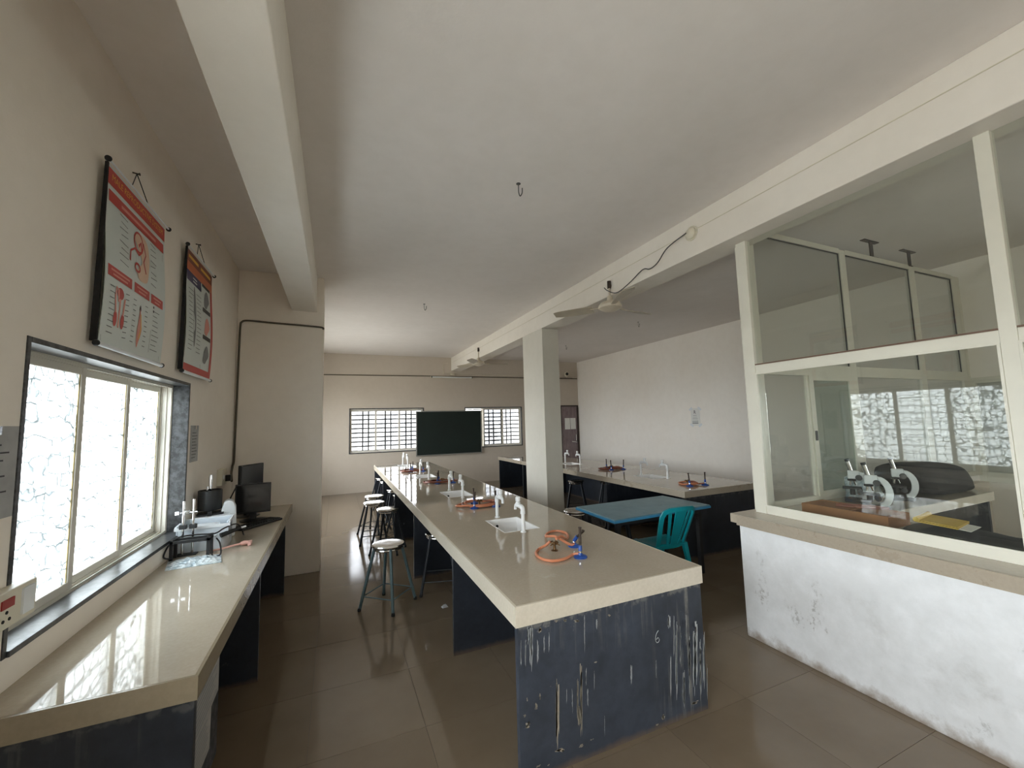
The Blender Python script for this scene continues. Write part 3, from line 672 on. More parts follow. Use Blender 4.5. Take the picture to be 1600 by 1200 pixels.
# ------------------------------------------------------------------ blue table and teal chair
t = tag(empty('work_table', (0, 0, 0)), 'worn blue topped table with black legs between the benches', 'table')
top_poly = [(2.50, 3.36), (3.84, 3.42), (3.80, 4.10), (2.52, 4.08)]
MB().prism(top_poly, 0.722, 0.74, 'z').build('table_top', M['table'], t, bevel=0.003)
MB().prism([(2.494, 3.353), (3.847, 3.414), (3.806, 4.107), (2.513, 4.087)], 0.706, 0.728, 'z').build('top_edge', M['table_edge'], t)
for x, y in ((2.60, 3.45), (3.74, 3.50), (3.70, 4.0), (2.61, 3.98)):
    MB().box(x - 0.022, x + 0.022, y - 0.022, y + 0.022, 0, 0.706).build('leg', M['black_satin'], t)
MB().box(2.60, 3.72, 3.44, 3.465, 0.655, 0.706).box(2.60, 3.72, 3.97, 3.995, 0.655, 0.706).box(2.59, 2.615, 3.46, 3.97, 0.655, 0.706).box(3.715, 3.74, 3.5, 3.98, 0.655, 0.706).build('apron', M['black_satin'], t)

ch = tag(empty('plastic_chair', (3.175, 3.22, 0)), 'teal moulded plastic chair with slatted back tucked at the blue table', 'chair')
# local: back at y=0, seat towards +y
def back_pt(u, h):   # u across (-1..1), h 0 at seat .. 1 at top
    half = 0.165 + 0.05 * h
    return Vector((u * half, 0.135 - 0.15 * h - 0.035 * (1 - u * u), 0.41 + 0.395 * h))
def back_strip(mb, pts, w, th=0.012):
    # flat band following (u,h) points on the back surface
    vs = []; n = len(pts)
    for i, (u, h) in enumerate(pts):
        p = back_pt(u, h); a = back_pt(*pts[max(i - 1, 0)]); b = back_pt(*pts[min(i + 1, n - 1)])
        tg = (b - a).normalized(); nr = Vector((0.4 * u, -1, -0.15)).normalized(); sd = tg.cross(nr).normalized()
        ww = w[i] if isinstance(w, list) else w
        for s1, s2 in ((-1, -1), (1, -1), (1, 1), (-1, 1)): vs.append(p + sd * ww / 2 * s1 + nr * th / 2 * s2)
    fs = [(3, 2, 1, 0), tuple(4 * (n - 1) + k for k in range(4))]
    for i in range(n - 1):
        for k in range(4): fs.append((4 * i + k, 4 * i + (k + 1) % 4, 4 * i + 4 + (k + 1) % 4, 4 * i + 4 + k))
    mb.add(vs, fs)
fr = MB(); pts = [(-1, -0.05), (-1, 0.3), (-1, 0.6), (-0.98, 0.82), (-0.88, 0.95), (-0.65, 1.0), (-0.3, 1.015), (0, 1.02), (0.3, 1.015), (0.65, 1.0), (0.88, 0.95), (0.98, 0.82), (1, 0.6), (1, 0.3), (1, -0.05)]
back_strip(fr, pts, 0.042, 0.022); fr.build('back_frame', M['teal_plastic'], ch, True)
for u0, u1, wb_, wt in ((-0.42, -0.62, 0.03, 0.034), (0.42, 0.62, 0.03, 0.034), (0, 0, 0.075, 0.15)):
    sl = MB(); back_strip(sl, [(u0 + (u1 - u0) * k / 6, 0.02 + 0.97 * k / 6) for k in range(7)], [wb_ + (wt - wb_) * k / 6 for k in range(7)], 0.009); sl.build('back_slat', M['teal_plastic'], ch, True)
bt = MB(); back_strip(bt, [(-1, 0.02), (-0.5, 0.02), (0, 0.02), (0.5, 0.02), (1, 0.02)], 0.05, 0.014); bt.build('back_rail', M['teal_plastic'], ch, True)
se = MB(); NX, NY = 8, 8; vs = []
for j in range(NY + 1):
    for i in range(NX + 1):
        u = -1 + 2 * i / NX; v = j / NY
        vs.append((u * (0.20 + 0.025 * v), 0.10 + 0.38 * v, 0.425 - 0.022 * math.sin(math.pi * min(v * 1.1, 1)) * (1 - u * u) - (0.02 if v > 0.95 else 0)))
se.add(vs + [(a, b, c - 0.012) for a, b, c in vs], [(j * 9 + i, j * 9 + i + 1, j * 9 + i + 10, j * 9 + i + 9) for j in range(NY) for i in range(NX)] + [(81 + j * 9 + i, 81 + j * 9 + i + 9, 81 + j * 9 + i + 10, 81 + j * 9 + i + 1) for j in range(NY) for i in range(NX)])
edge = [i for i in range(9)] + [9 * j + 8 for j in range(1, 9)] + [72 + i for i in range(7, -1, -1)] + [9 * j for j in range(7, 0, -1)]
se.f += [(edge[k], 81 + edge[k], 81 + edge[(k + 1) % len(edge)], edge[(k + 1) % len(edge)]) for k in range(len(edge))]
se.build('seat', M['teal_plastic'], ch, True)
for sx in (-1, 1):
    for (ya, yb) in ((0.12, 0.05), (0.45, 0.49)):
        xa, xb = sx * 0.175, sx * 0.205
        MB().prism([(-0.024, -0.012), (0.024, -0.012), (0.024, 0.012), (-0.024, 0.012)], 0, 0.01, 'z')
        lg = MB()
        lg.add([(xa - .026, ya - .02, .42), (xa + .026, ya - .02, .42), (xa + .026, ya + .02, .42), (xa - .026, ya + .02, .42), (xb - .018, yb - .014, 0), (xb + .018, yb - .014, 0), (xb + .018, yb + .014, 0), (xb - .018, yb + .014, 0)],
               [(3, 2, 1, 0), (4, 5, 6, 7), (0, 1, 5, 4), (1, 2, 6, 5), (2, 3, 7, 6), (3, 0, 4, 7)])
        lg.build('leg', M['teal_plastic'], ch, bevel=0.004)

# ------------------------------------------------------------------ green board, tube light, wiring on the far wall
g = tag(empty('chalkboard', (2.03, YB - 0.06, 0.84)), 'dark green chalkboard mounted between the two far windows', 'chalkboard')
MB().box(0.025, 1.865, 0.01, 0.04, 0.025, 1.205).build('writing_surface', M['green_board'], g)
MB().box(0, 1.89, 0, 0.05, 0, 0.025).box(0, 1.89, 0, 0.05, 1.205, 1.23).box(0, 0.025, 0, 0.05, 0.025, 1.205).box(1.865, 1.89, 0, 0.05, 0.025, 1.205).build('board_frame', M['board_frame'], g)
g = tag(empty('tube_light', (2.44, YB, 3.0)), 'unlit fluorescent tube light fixed high on the far wall', 'light')
MB().box(0, 1.24, -0.045, 0, 0.0, 0.045).build('batten', M['ivory'], g)
MB().cyl((0.04, -0.07, 0.02), (1.20, -0.07, 0.02), 0.016, n=12).build('tube', M['white_plastic'], g, True)
for x in (0.02, 1.20): MB().box(x, x + 0.02, -0.09, -0.04, 0.0, 0.045).build('lamp_holder', M['grey_cable'], g)
tag(MB().tube([(-0.9, YB - 0.012, 3.03), (2.0, YB - 0.012, 3.05), (5.4, YB - 0.012, 3.055), (XR - 0.02, YB - 0.012, 3.06)], 0.011, 8).build('cable_run', M['cable']), 'brown cable run along the far wall above the windows', 'cable')
tag(MB().tube([(2.81, YB - 0.01, 3.13), (5.3, YB - 0.01, 3.13)], 0.006, 6).tube([(2.81, YB - 0.01, 3.13), (2.81, YB - 0.01, 3.42), (2.95, YB - 0.01, 3.43)], 0.006, 6).build('cable_run', M['ivory']), 'thin pale cable above the tube light climbing to the right beam', 'cable')
tag(MB().box(3.02, 3.14, YB - 0.04, YB, 3.08, 3.14).cyl((3.08, YB - 0.05, 3.11), (3.08, YB - 0.04, 3.11), 0.03, n=14).build('junction_box', M['ivory'], bevel=0.004), 'small junction box above the tube light', 'junction box')
c = tag(empty('security_camera', (6.78, YB, 3.05)), 'small black camera on a wall bracket in the far right corner', 'camera')
MB().box(-0.2, 0.22, -0.14, 0, 0, 0.012).build('shelf_bracket', M['iron'], c)
MB().lathe([(0.03, 0), (0.06, 0.03), (0.07, 0.09), (0.05, 0.14), (0.02, 0.16)], (0.06, -0.07, 0.06), 16).cyl((0.06, -0.07, 0.01), (0.06, -0.07, 0.07), 0.014).build('housing', M['ivory'], c, True)
MB().lathe([(0.05, 0), (0.045, 0.02), (0.02, 0.03)], (0.03, -0.16, 0.14), 14, 'y').build('lens', M['black_plastic'], c, True)

# ------------------------------------------------------------------ ceiling fans
def fan(x, y, z_top, z_hub, a0, label):
    root = tag(empty('ceiling_fan', (x, y, z_hub)), label, 'fan', 'ceiling fans hung from the right beam')
    L = z_top - z_hub
    MB().box(-0.012, 0.06, -0.012, 0.012, L - 0.05, L - 0.02).cyl((0, 0, L - 0.07), (0, 0, L + 0.02), 0.022, n=10).build('hanger', M['iron'], root)
    MB().cyl((0, 0, 0.1), (0, 0, L - 0.05), 0.012, n=10).build('down_rod', M['fan'], root, True)
    MB().lathe([(0.014, 0.15), (0.03, 0.14), (0.036, 0.10), (0.045, 0.08)], n=20).build('upper_canopy', M['fan'], root, True)
    MB().lathe([(0.05, 0.085), (0.115, 0.06), (0.14, 0.025), (0.135, -0.005), (0.09, -0.03), (0.05, -0.045), (0.02, -0.05)], n=28).build('motor_housing', M['fan'], root, True)
    for k in range(3):
        a = R(a0 + 120 * k)
        b = MB(); vs = []; n = 8
        for i in range(n + 1):
            s = i / n; r = 0.21 + 0.50 * s; w = 0.055 + 0.022 * math.sin(s * 2.6); w = w * (0.75 if i == n else 1)
            for v in (-1, 1): vs.append((r, v * w, 0.012 + v * 0.024 * (1 - 0.4 * s)))
        vs2 = [(p[0], p[1], p[2] - 0.007) for p in vs]
        fs = [(2 * i, 2 * i + 1, 2 * i + 3, 2 * i + 2) for i in range(n)]; o = len(vs)
        fs += [(o + 2 * i, o + 2 * i + 2, o + 2 * i + 3, o + 2 * i + 1) for i in range(n)]
        rim = [2 * i for i in range(n + 1)] + [2 * i + 1 for i in range(n, -1, -1)]
        fs += [(rim[i], rim[(i + 1) % len(rim)], o + rim[(i + 1) % len(rim)], o + rim[i]) for i in range(len(rim))]
        b.add(vs + vs2, fs); bl = b.build('blade', M['fan_blade'], root, rot=(0, 0, a))
        MB().box(0.10, 0.24, -0.022, 0.022, 0.006, 0.012).build('blade_arm', M['fan'], bl)
    return root
fan(3.022, 3.95, 3.36, 3.05, 10, 'cream ceiling fan nearest the camera on the right beam')
fan(3.022, 8.9, 3.42, 3.06, -5, 'far cream ceiling fan in front of the far wall')
c = tag(empty('ceiling_rose', (RB0, 2.71, 3.43)), 'round cable outlet on the right beam feeding the near fan', 'cable outlet')
MB().lathe([(0.055, 0), (0.055, -0.02), (0.03, -0.05), (0.012, -0.055)], n=18, axis='x').build('rose_cap', M['ivory'], c, True)
MB().lathe([(0.07, 0), (0.07, -0.006)], n=18, axis='x').build('rose_plate', M['ivory'], c)
tag(MB().tube(smooth_path([(2.99, 2.72, 3.43), (2.98, 2.95, 3.38), (2.99, 3.10, 3.29), (3.02, 3.25, 3.28), (3.02, 3.36, 3.31), (2.99, 3.55, 3.22), (2.97, 3.75, 3.17), (2.96, 3.90, 3.24), (2.95, 3.95, 3.29)], 6), 0.006, 6).build('fan_cable', M['grey_cable']), 'slack grey cable looping from the beam outlet to the near fan', 'cable')
tag(MB().tube([(RB0 - 0.004, -2.9, 3.46), (RB0 - 0.004, 5.7, 3.44), (RB0 - 0.004, 11.3, 3.44)], 0.004, 6).build('beam_wire', M['ivory']), 'thin pale wire running along the side of the right beam', 'cable')
def hook(x, y, lab):
    o = MB().tube(smooth_path([(x, y, ZC + 0.0), (x, y, ZC - 0.07), (x + 0.012, y, ZC - 0.10), (x + 0.03, y, ZC - 0.07), (x + 0.032, y, ZC - 0.03)], 4), 0.004, 8).lathe([(0.018, 0), (0.018, -0.003)], (x, y, ZC), 12).build('ceiling_hook', M['grey_cable'], None, True)
    tag(o, lab, 'hook', 'bare fan hooks in the ceiling')
hook(1.311, 2.797, 'iron hook in the ceiling nearest the camera'); hook(1.263, 6.312, 'iron hook in the ceiling above the middle of the central bench')
hook(5.336, 8.842, 'iron hook in the ceiling beyond the column'); hook(5.424, 6.237, 'iron hook in the ceiling behind the near fan')

# ------------------------------------------------------------------ glass cabin on the right
struct(MB().box(2.994, 3.26, YR, 2.391, 0, 0.845).build('wall_cabin_low', M['low_wall'], bevel=0.004), 'stained white dwarf wall below the glass cabin', 'wall')
struct(MB().box(3.26, XR, 2.36, 2.46, 0, 0.845).build('wall_cabin_end', M['wall']), 'dwarf wall under the far side of the glass cabin', 'wall')
led = tag(empty('cabin_counter'), 'beige stone ledge and counter on which the glass cabin stands', 'counter')
MB().prism([(2.982, YR + .005), (3.80, YR + .005), (3.80, 1.88), (5.82, 1.88), (5.82, 2.46), (2.982, 2.46)][::1], 0.857, 0.925, 'z').build('counter_slab', M['worktop'], led)
MB().box(2.972, 2.984, YR + .005, 2.40, 0.845, 0.9245).box(2.984, 3.2, 2.39, 2.402, 0.845, 0.9245).build('edge_strip', M['ledge_edge'], led)
MB().box(3.80, 3.812, YR + .005, 1.868, 0.845, 0.9245).box(3.80, 5.832, 1.868, 1.88, 0.845, 0.9245).build('edge_strip', M['fascia'], led)
MB().box(5.78, 5.815, 1.9, 2.36, 0, 0.857).build('leg_panel', M['slate'], led)
FX0, FX1 = 3.203, 3.253
gp = struct(empty('glass_partition'), 'cream framed glass partition standing on the beige ledge', 'partition')
posts = [(2.30, 2.392), (0.868, 0.932), (-0.60, -0.536), (-2.06, -1.996), (YR, YR + 0.06)]
for k, (a, b) in enumerate(posts):
    MB().box(FX0 - 0.004, FX1 + 0.004, a, b, 0.925, RBZ).build('post', M['partition_paint'], gp, bevel=0.003)
for k in range(len(posts) - 1):
    y1 = posts[k][0]; y0 = posts[k + 1][1]
    MB().box(FX0, FX1, y0, y1, 0.925, 0.985).build('bottom_rail', M['partition_paint'], gp, bevel=0.003)
    MB().box(FX0, FX1, y0, y1, 2.065, 2.132).build('middle_rail', M['partition_paint'], gp, bevel=0.003)
    e = 0.012
    MB().box(FX0 - 0.008, FX0 + 0.004, y0, y0 + e, 0.985, 2.065).box(FX0 - 0.008, FX0 + 0.004, y1 - e, y1, 0.985, 2.065).box(FX0 - 0.008, FX0 + 0.004, y0 + e, y1 - e, 0.985, 0.997).box(FX0 - 0.008, FX0 + 0.004, y0 + e, y1 - e, 2.053, 2.065).build('glazing_bead', M['partition_paint'], gp)
    MB().box(FX0 + 0.022, FX0 + 0.027, y0 - 0.005, y1 + 0.005, 0.98, 2.07).build('pane', M['partition_glass'], gp)
    MB().box(FX0 + 0.022, FX0 + 0.027, y0 - 0.005, y1 + 0.005, 2.127, RBZ - 0.001).build('pane', M['partition_glass'], gp)
    MB().box(FX0 - 0.001, FX0 + 0.02, y0, y1, 2.132, 2.142).build('sealant', M['brown_frame'], gp)
fp = struct(empty('cabin_end_partition'), 'panelled far side of the glass cabin with a sliding glass window', 'partition')
PY0, PY1 = 2.40, 2.445
xs = [(3.26, 3.45), (4.755, 4.855), (6.10, 6.22), (7.10, XR)]
for a, b in xs: MB().box(a, b, PY0, PY1, 0.925, 3.40).build('post', M['partition_paint'], fp, bevel=0.003)
for k in range(3):
    a, b = xs[k][1], xs[k + 1][0]
    MB().box(a, b, PY0, PY1, 3.36, 3.41).build('top_rail', M['partition_paint'], fp)
    MB().box(a, b, PY0, PY1, 2.075, 2.18).build('middle_rail', M['partition_paint'], fp)
    MB().box(a, b, PY0, PY1, 0.925, 0.975).build('bottom_rail', M['partition_paint'], fp)
    MB().box(a, b, PY0 + 0.02, PY0 + 0.026, 2.18, 3.36).build('pane', M['dusty_glass'], fp)
    MB().box(a, b, PY0 + 0.012, PY0 + 0.02, 2.172, 2.18).box(b - 0.008, b, PY0 + 0.01, PY0 + 0.02, 2.18, 3.36).box(a, b, PY0 + 0.01, PY0 + 0.02, 3.352, 3.36).build('gasket', M['black_satin'], fp)
    if k: MB().box(a, b, PY0 + 0.02, PY0 + 0.026, 0.975, 2.075).build('pane', M['dusty_glass'], fp)
MB().box(3.47, 4.05, PY0 + 0.02, PY0 + 0.026, 0.975, 2.075).build('pane', M['dusty_glass'], fp)
MB().box(4.03, 4.065, PY0 + 0.005, PY0 + 0.03, 0.975, 2.075).build('post', M['partition_paint'], fp)
sl = MB().box(4.065, 4.125, PY0 - 0.005, PY0 + 0.018, 0.965, 2.075).box(4.69, 4.75, PY0 - 0.005, PY0 + 0.018, 0.965, 2.075).box(4.125, 4.69, PY0 - 0.005, PY0 + 0.018, 0.965, 1.01).box(4.125, 4.69, PY0 - 0.005, PY0 + 0.018, 2.03, 2.075).build('sliding_sash', M['partition_paint'], fp)
MB().box(4.12, 4.695, PY0 + 0.005, PY0 + 0.009, 1.005, 2.035).build('pane', M['sliding_glass'], sl)
MB().box(4.082, 4.108, PY0 - 0.012, PY0 - 0.004, 1.47, 1.56).build('latch', M['black_plastic'], sl)
for x in (5.39, 6.17):
    MB().box(x - 0.14, x + 0.14, PY0, PY1, ZC - 0.008, ZC).box(x - 0.03, x + 0.03, PY0 + 0.01, PY0 + 0.02, 3.41, ZC - 0.008).box(x - 0.03, x + 0.12, PY0 + 0.01, PY0 + 0.03, 3.41, 3.42).build('hanger_bracket', M['iron'], fp)
# things on the cabin counter
def microscope(x, y, rz, label, z=0.925):
    root = tag(empty('microscope', (x, y, z), rz), label, 'microscope', 'white student microscopes in the cabin')
    # local: arm in the x-z plane, eyepiece leaning to -x, arm bulging to +x
    MB().prism([(-0.09, -0.075), (0.07, -0.06), (0.09, -0.03), (0.09, 0.03), (0.07, 0.06), (-0.09, 0.075), (-0.09, 0.045), (-0.01, 0.03), (-0.01, -0.03), (-0.09, -0.045)], 0, 0.028, 'z').build('foot', M['black_satin'], root, bevel=0.004)
    arc = [(0.03 + 0.065 * math.sin(R(a)), 0, 0.135 - 0.105 * math.cos(R(a))) for a in range(0, 181, 15)]
    ar = MB(); vs = []; n = len(arc)
    for i, p in enumerate(arc):
        a = R(15 * i); nx, nz = math.sin(a), -math.cos(a); w = 0.024
        for sx, sy in ((-1, -1), (1, -1), (1, 1), (-1, 1)): vs.append((p[0] + nx * w * sx, sy * 0.017, p[2] + nz * w * sx))
    fs = [(3, 2, 1, 0), tuple(4 * (n - 1) + k for k in range(4))]
    for i in range(n - 1):
        for k in range(4): fs.append((4 * i + k, 4 * i + (k + 1) % 4, 4 * i + 4 + (k + 1) % 4, 4 * i + 4 + k))
    ar.add(vs, fs).build('arm', M['white_plastic'], root, bevel=0.004)
    MB().box(-0.055, 0.03, -0.024, 0.024, 0.20, 0.275).build('head', M['white_plastic'], root, bevel=0.008)
    MB().cyl((-0.03, 0, 0.27), (-0.05, 0, 0.36), 0.016, n=14).build('eyepiece_tube', M['chrome'], root, True)
    MB().cyl((-0.049, 0, 0.355), (-0.053, 0, 0.375), 0.018, n=14).build('eyepiece', M['black_plastic'], root, True)
    MB().lathe([(0.03, 0), (0.032, 0.012), (0.02, 0.02)], (-0.03, 0, 0.183), 16).build('nosepiece', M['black_plastic'], root, True)
    for a in (0, 120, 240): MB().cyl((-0.03 + 0.015 * math.cos(R(a)), 0.015 * math.sin(R(a)), 0.185), (-0.03 + 0.026 * math.cos(R(a)), 0.026 * math.sin(R(a)), 0.145), 0.008, 0.006, 10).build('objective', M['chrome'], root, True)
    MB().box(-0.10, 0.035, -0.06, 0.06, 0.115, 0.125).build('stage', M['black_satin'], root)
    MB().cyl((-0.03, 0, 0.06), (-0.03, 0, 0.112), 0.02, n=14).build('condenser', M['black_plastic'], root, True)
    for zk, rk in ((0.215, 0.024), (0.09, 0.022)):
        for s in (-1, 1): MB().cyl((0.02, s * 0.017, zk), (0.02, s * 0.045, zk), rk, n=16).build('focus_knob', M['black_plastic'], root, True)
    return root
microscope(4.09, 1.99, R(-62), 'white microscope at the left end of the cabin counter')
microscope(4.30, 2.22, R(-62), 'white microscope standing behind the leftmost one in the cabin')
microscope(4.70, 2.08, R(-62), 'white microscope right of the pair, beside the black cover')
bx = tag(empty('carton', (3.44, 1.61, 0.925)), 'open brown cardboard tray just inside the cabin glass', 'box')
MB().box(0, 0.27, 0, 0.012, 0, 0.085).box(0, 0.27, 0.55, 0.562, 0, 0.085).box(0, 0.012, 0.012, 0.55, 0, 0.085).box(0.258, 0.27, 0.012, 0.55, 0, 0.085).box(0.012, 0.258, 0.012, 0.55, 0, 0.008).build('tray', M['carton'], bx)
MB().box(0.02, 0.25, 0.26, 0.54, 0.07, 0.08).build('flap', M['carton'], bx)
tag(MB().tube(smooth_path([(3.58, 2.0, 1.015), (3.64, 1.88, 1.02), (3.685, 1.78, 1.022), (3.69, 1.72, 1.022), (3.65, 1.74, 1.02), (3.60, 1.86, 1.015), (3.54, 1.98, 1.012)], 6), 0.008, 8).build('rubber_tube', M['rubber_dark']), 'loop of brown rubber tube on the cardboard tray', 'tube')

def lump(mb, prof, y0, y1, ny, amp, seed):
    # draped cloth form: profile along x (x,z), extruded along y with soft folds
    r = random.Random(seed); n = len(prof); vs = []
    for j in range(ny + 1):
        f = j / ny; y = y0 + (y1 - y0) * f; tap = math.sin(math.pi * (0.12 + 0.76 * f)) ** 0.25
        for i, (x, z) in enumerate(prof):
            vs.append((x + r.uniform(-amp, amp), y + r.uniform(-amp, amp), max(0.0, z * tap + (r.uniform(-amp, amp) if z > 0.01 else 0))))
    fs = [(j * n + i, j * n + i + 1, (j + 1) * n + i + 1, (j + 1) * n + i) for j in range(ny) for i in range(n - 1)]
    fs += [tuple(range(n)), tuple(ny * n + i for i in range(n - 1, -1, -1))] + [(j * n, (j + 1) * n, (j + 1) * n + n - 1, j * n + n - 1) for j in range(ny)]
    return mb.add(vs, fs)
o = lump(MB(), [(4.82, 0), (4.82, 0.27), (4.86, 0.31), (5.0, 0.315), (5.15, 0.30), (5.25, 0.29), (5.4, 0.295), (5.58, 0.28), (5.68, 0.24), (5.77, 0.10), (5.80, 0.02), (5.80, 0)], 1.94, 2.38, 6, 0.010, 3).build('black_cover', M['black_cloth'], None, True, loc=(0, 0, 0.925))
sd = o.modifiers.new('sub', 'SUBSURF'); sd.levels = 1; sd.render_levels = 2
tag(o, 'long black cloth cover over equipment at the back of the cabin', 'cover')
o = lump(MB(), [(3.42, 0), (3.40, 0.02), (3.44, 0.035), (3.52, 0.045), (3.60, 0.05), (3.68, 0.045), (3.76, 0.03), (3.79, 0.01), (3.79, 0)], 0.98, 1.56, 9, 0.010, 5).build('jacket', M['black_cloth'], None, True, loc=(0, 0, 0.925))
sd = o.modifiers.new('sub', 'SUBSURF'); sd.levels = 1; sd.render_levels = 2
tag(o, 'black jacket spread on the counter inside the cabin glass', 'jacket')
tag(MB().box(0, 0.26, 0, 0.19, 0, 0.006).box(0, 0.26, 0.0, 0.19, 0.01, 0.014).box(0, 0.26, 0.185, 0.19, 0.0, 0.03).cyl((0, 0.19, 0.015), (0.26, 0.19, 0.015), 0.016, n=10).build('document_folder', M['yellow_file'], None, loc=(3.52, 1.30, 0.985), rot=(R(4), 0, R(8))), 'yellow document folder lying on the black jacket', 'folder')
tag(MB().box(0, 0.20, 0, 0.10, 0, 0.003).build('loose_sheet', M['paper'], None, loc=(3.54, 1.25, 0.979), rot=(R(5), 0, R(6))), 'white sheet peeking from under the yellow folder', 'paper')
o = lump(MB(), [(4.40, 0), (4.40, 0.12), (4.46, 0.22), (4.53, 0.25), (4.60, 0.18), (4.64, 0.06), (4.65, 0)], 2.20, 2.38, 5, 0.02, 9).build('plastic_bag', M['plastic_bag'], None, True, loc=(0, 0, 0.925))
tag(o, 'crumpled clear plastic bag behind the microscopes', 'bag')

# ------------------------------------------------------------------ wall charts
def text_part(body, size, mat, parent, loc, align='CENTER', ext=0.0, rot=(R(90), 0, 0)):
    cu = bpy.data.curves.new('txt', 'FONT'); cu.body = body; cu.size = size; cu.align_x = align; cu.align_y = 'CENTER'; cu.extrude = ext; cu.resolution_u = 2
    tmp = bpy.data.objects.new('txt', cu); COL.objects.link(tmp)
    me = bpy.data.meshes.new_from_object(tmp.evaluated_get(bpy.context.evaluated_depsgraph_get()))
    bpy.data.objects.remove(tmp); bpy.data.curves.remove(cu)
    me.name = 'lettering'; me.materials.clear(); me.materials.append(mat)
    o = bpy.data.objects.new('lettering', me); COL.objects.link(o); o.parent = parent; o.location = loc; o.rotation_euler = rot
    return o
def chart_base(loc, w, h, label, off=0.04):
    root = tag(empty('wall_chart', loc, R(90)), label, 'chart', 'roller charts on the left wall')
    n = 16; vs = []; fs = []
    for k in range(n + 1):
        z = h * k / n; y = -off - 0.012 * math.sin(math.pi * k / n * 1.5)
        vs += [(0, y, z), (w, y, z), (0, y + 0.002, z), (w, y + 0.002, z)]
    for k in range(n):
        a = 4 * k; fs += [(a, a + 1, a + 5, a + 4), (a + 2, a + 6, a + 7, a + 3), (a, a + 4, a + 6, a + 2), (a + 1, a + 3, a + 7, a + 5)]
    fs += [(0, 2, 3, 1), (4 * n, 4 * n + 1, 4 * n + 3, 4 * n + 2)]
    sheet = MB().add(vs, fs).build('sheet', M['chart_paper'], root, True)
    for z in (0.0, h):
        rod = MB().cyl((-0.02, -off - 0.003, z), (w + 0.02, -off - 0.003, z), 0.006 if z else 0.011, n=12).build('roller', M['white_plastic'], root, True)
        for x in (-0.028, w + 0.012): MB().lathe([(0.012, 0), (0.015, 0.008), (0.012, 0.016)], (x, -off - 0.003, z), 12, 'x').build('end_cap', M['black_plastic'], rod, True)
    MB().prism([(-off, h - 0.01), (-off + 0.012, h - 0.01), (-off + 0.026, 0.012), (-off, 0.012)], -0.012, -0.001, 'x').build('backing_edge', M['black_cloth'], root)  # black strip painting in the shadow gap between chart and wall
    mid = w * 0.46
    MB().tube([(mid - 0.10, -off, h + 0.01), (mid, -0.02, h + 0.13)], 0.0025, 5).tube([(mid + 0.10, -off, h + 0.01), (mid, -0.02, h + 0.13)], 0.0025, 5).build('hanging_string', M['black_plastic'], root)
    MB().cyl((mid, -0.03, h + 0.13), (mid, 0.004, h + 0.135), 0.004, n=8).cyl((mid, -0.034, h + 0.13), (mid, -0.03, h + 0.13), 0.008, n=8).build('nail', M['iron'], root)
    yo = lambda z: -off - 0.012 * math.sin(math.pi * z / h * 1.5) - 0.0015
    return root, sheet, yo
def patch(sheet, yo, x0, x1, z0, z1, mat, name='printed_band'):
    n = max(1, int((z1 - z0) / 0.05)); mb = MB(); vs = []
    for k in range(n + 1):
        z = z0 + (z1 - z0) * k / n; vs += [(x0, yo(z), z), (x1, yo(z), z)]
    mb.add(vs, [(2 * k, 2 * k + 1, 2 * k + 3, 2 * k + 2) for k in range(n)])
    return mb.build(name, mat, sheet)
def lines(sheet, yo, segs, mat, w=0.004, name='printed_lines'):
    mb = MB()
    for path in segs:
        k = len(mb.v); mb.strip(path, w, 0)
        for i in range(k, len(mb.v)):
            x, _, z = mb.v[i]; mb.v[i] = (x, yo(z) - 0.0006, z)
    o = mb.build(name, mat, sheet); o['kind'] = 'stuff'; return o
def blob(sheet, yo, pts, mat, name='printed_figure', off=0.0004):
    P = smooth_path([(p[0], 0, p[1]) for p in pts], 4, True)
    mb = MB(); mb.add([(p.x, yo(p.z) - off, p.z) for p in P], [tuple(range(len(P)))])
    return mb.build(name, mat, sheet)
W1, H1 = 0.745, 0.905
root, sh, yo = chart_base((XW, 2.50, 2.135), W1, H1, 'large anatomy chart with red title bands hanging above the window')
patch(sh, yo, 0.02, W1 - 0.005, H1 - 0.10, H1 - 0.015, M['red_print'])
text_part('MALE REPRODUCTIVE SYSTEM', 0.048, M['yellow_print'], sh, (W1 / 2, yo(H1 - 0.058) - 0.004, H1 - 0.058))
patch(sh, yo, 0.03, W1 - 0.02, H1 - 0.185, H1 - 0.125, M['red_print'])
lines(sh, yo, [[(0.16, H1 - 0.155), (0.60, H1 - 0.155)]], M['pink_print'], 0.016)
for x0, x1 in ((0.02, 0.275), (0.305, 0.50), (0.525, 0.70)):
    patch(sh, yo, x0, x1, 0.345, 0.40, M['red_print']); lines(sh, yo, [[(x0 + 0.03, 0.382), (x1 - 0.03, 0.382)], [(x0 + 0.05, 0.362), (x1 - 0.05, 0.362)]], M['pink_print'], 0.009)
ell = lambda cx, cz, rx, rz, a0=0, a1=360, n=18: [(cx + rx * math.cos(R(a0 + (a1 - a0) * i / n)), cz + rz * math.sin(R(a0 + (a1 - a0) * i / n))) for i in range(n + 1)]
blob(sh, yo, [(0.30, 0.66), (0.38, 0.70), (0.47, 0.68), (0.50, 0.60), (0.49, 0.52), (0.46, 0.44), (0.36, 0.43), (0.34, 0.48), (0.40, 0.54), (0.36, 0.60)], M['skin_print'])
lines(sh, yo, [ell(0.36, 0.64, 0.055, 0.055), [(0.25, 0.50), (0.26, 0.56), (0.31, 0.59), (0.36, 0.57), (0.40, 0.60)], [(0.42, 0.66), (0.45, 0.60), (0.42, 0.55), (0.45, 0.49)], ell(0.34, 0.49, 0.03, 0.022)], M['red_print'], 0.012)
lines(sh, yo, [[(0.36, 0.62), (0.39, 0.65), (0.40, 0.60)]], M['red_print'], 0.02)
r = random.Random(4); seg = []
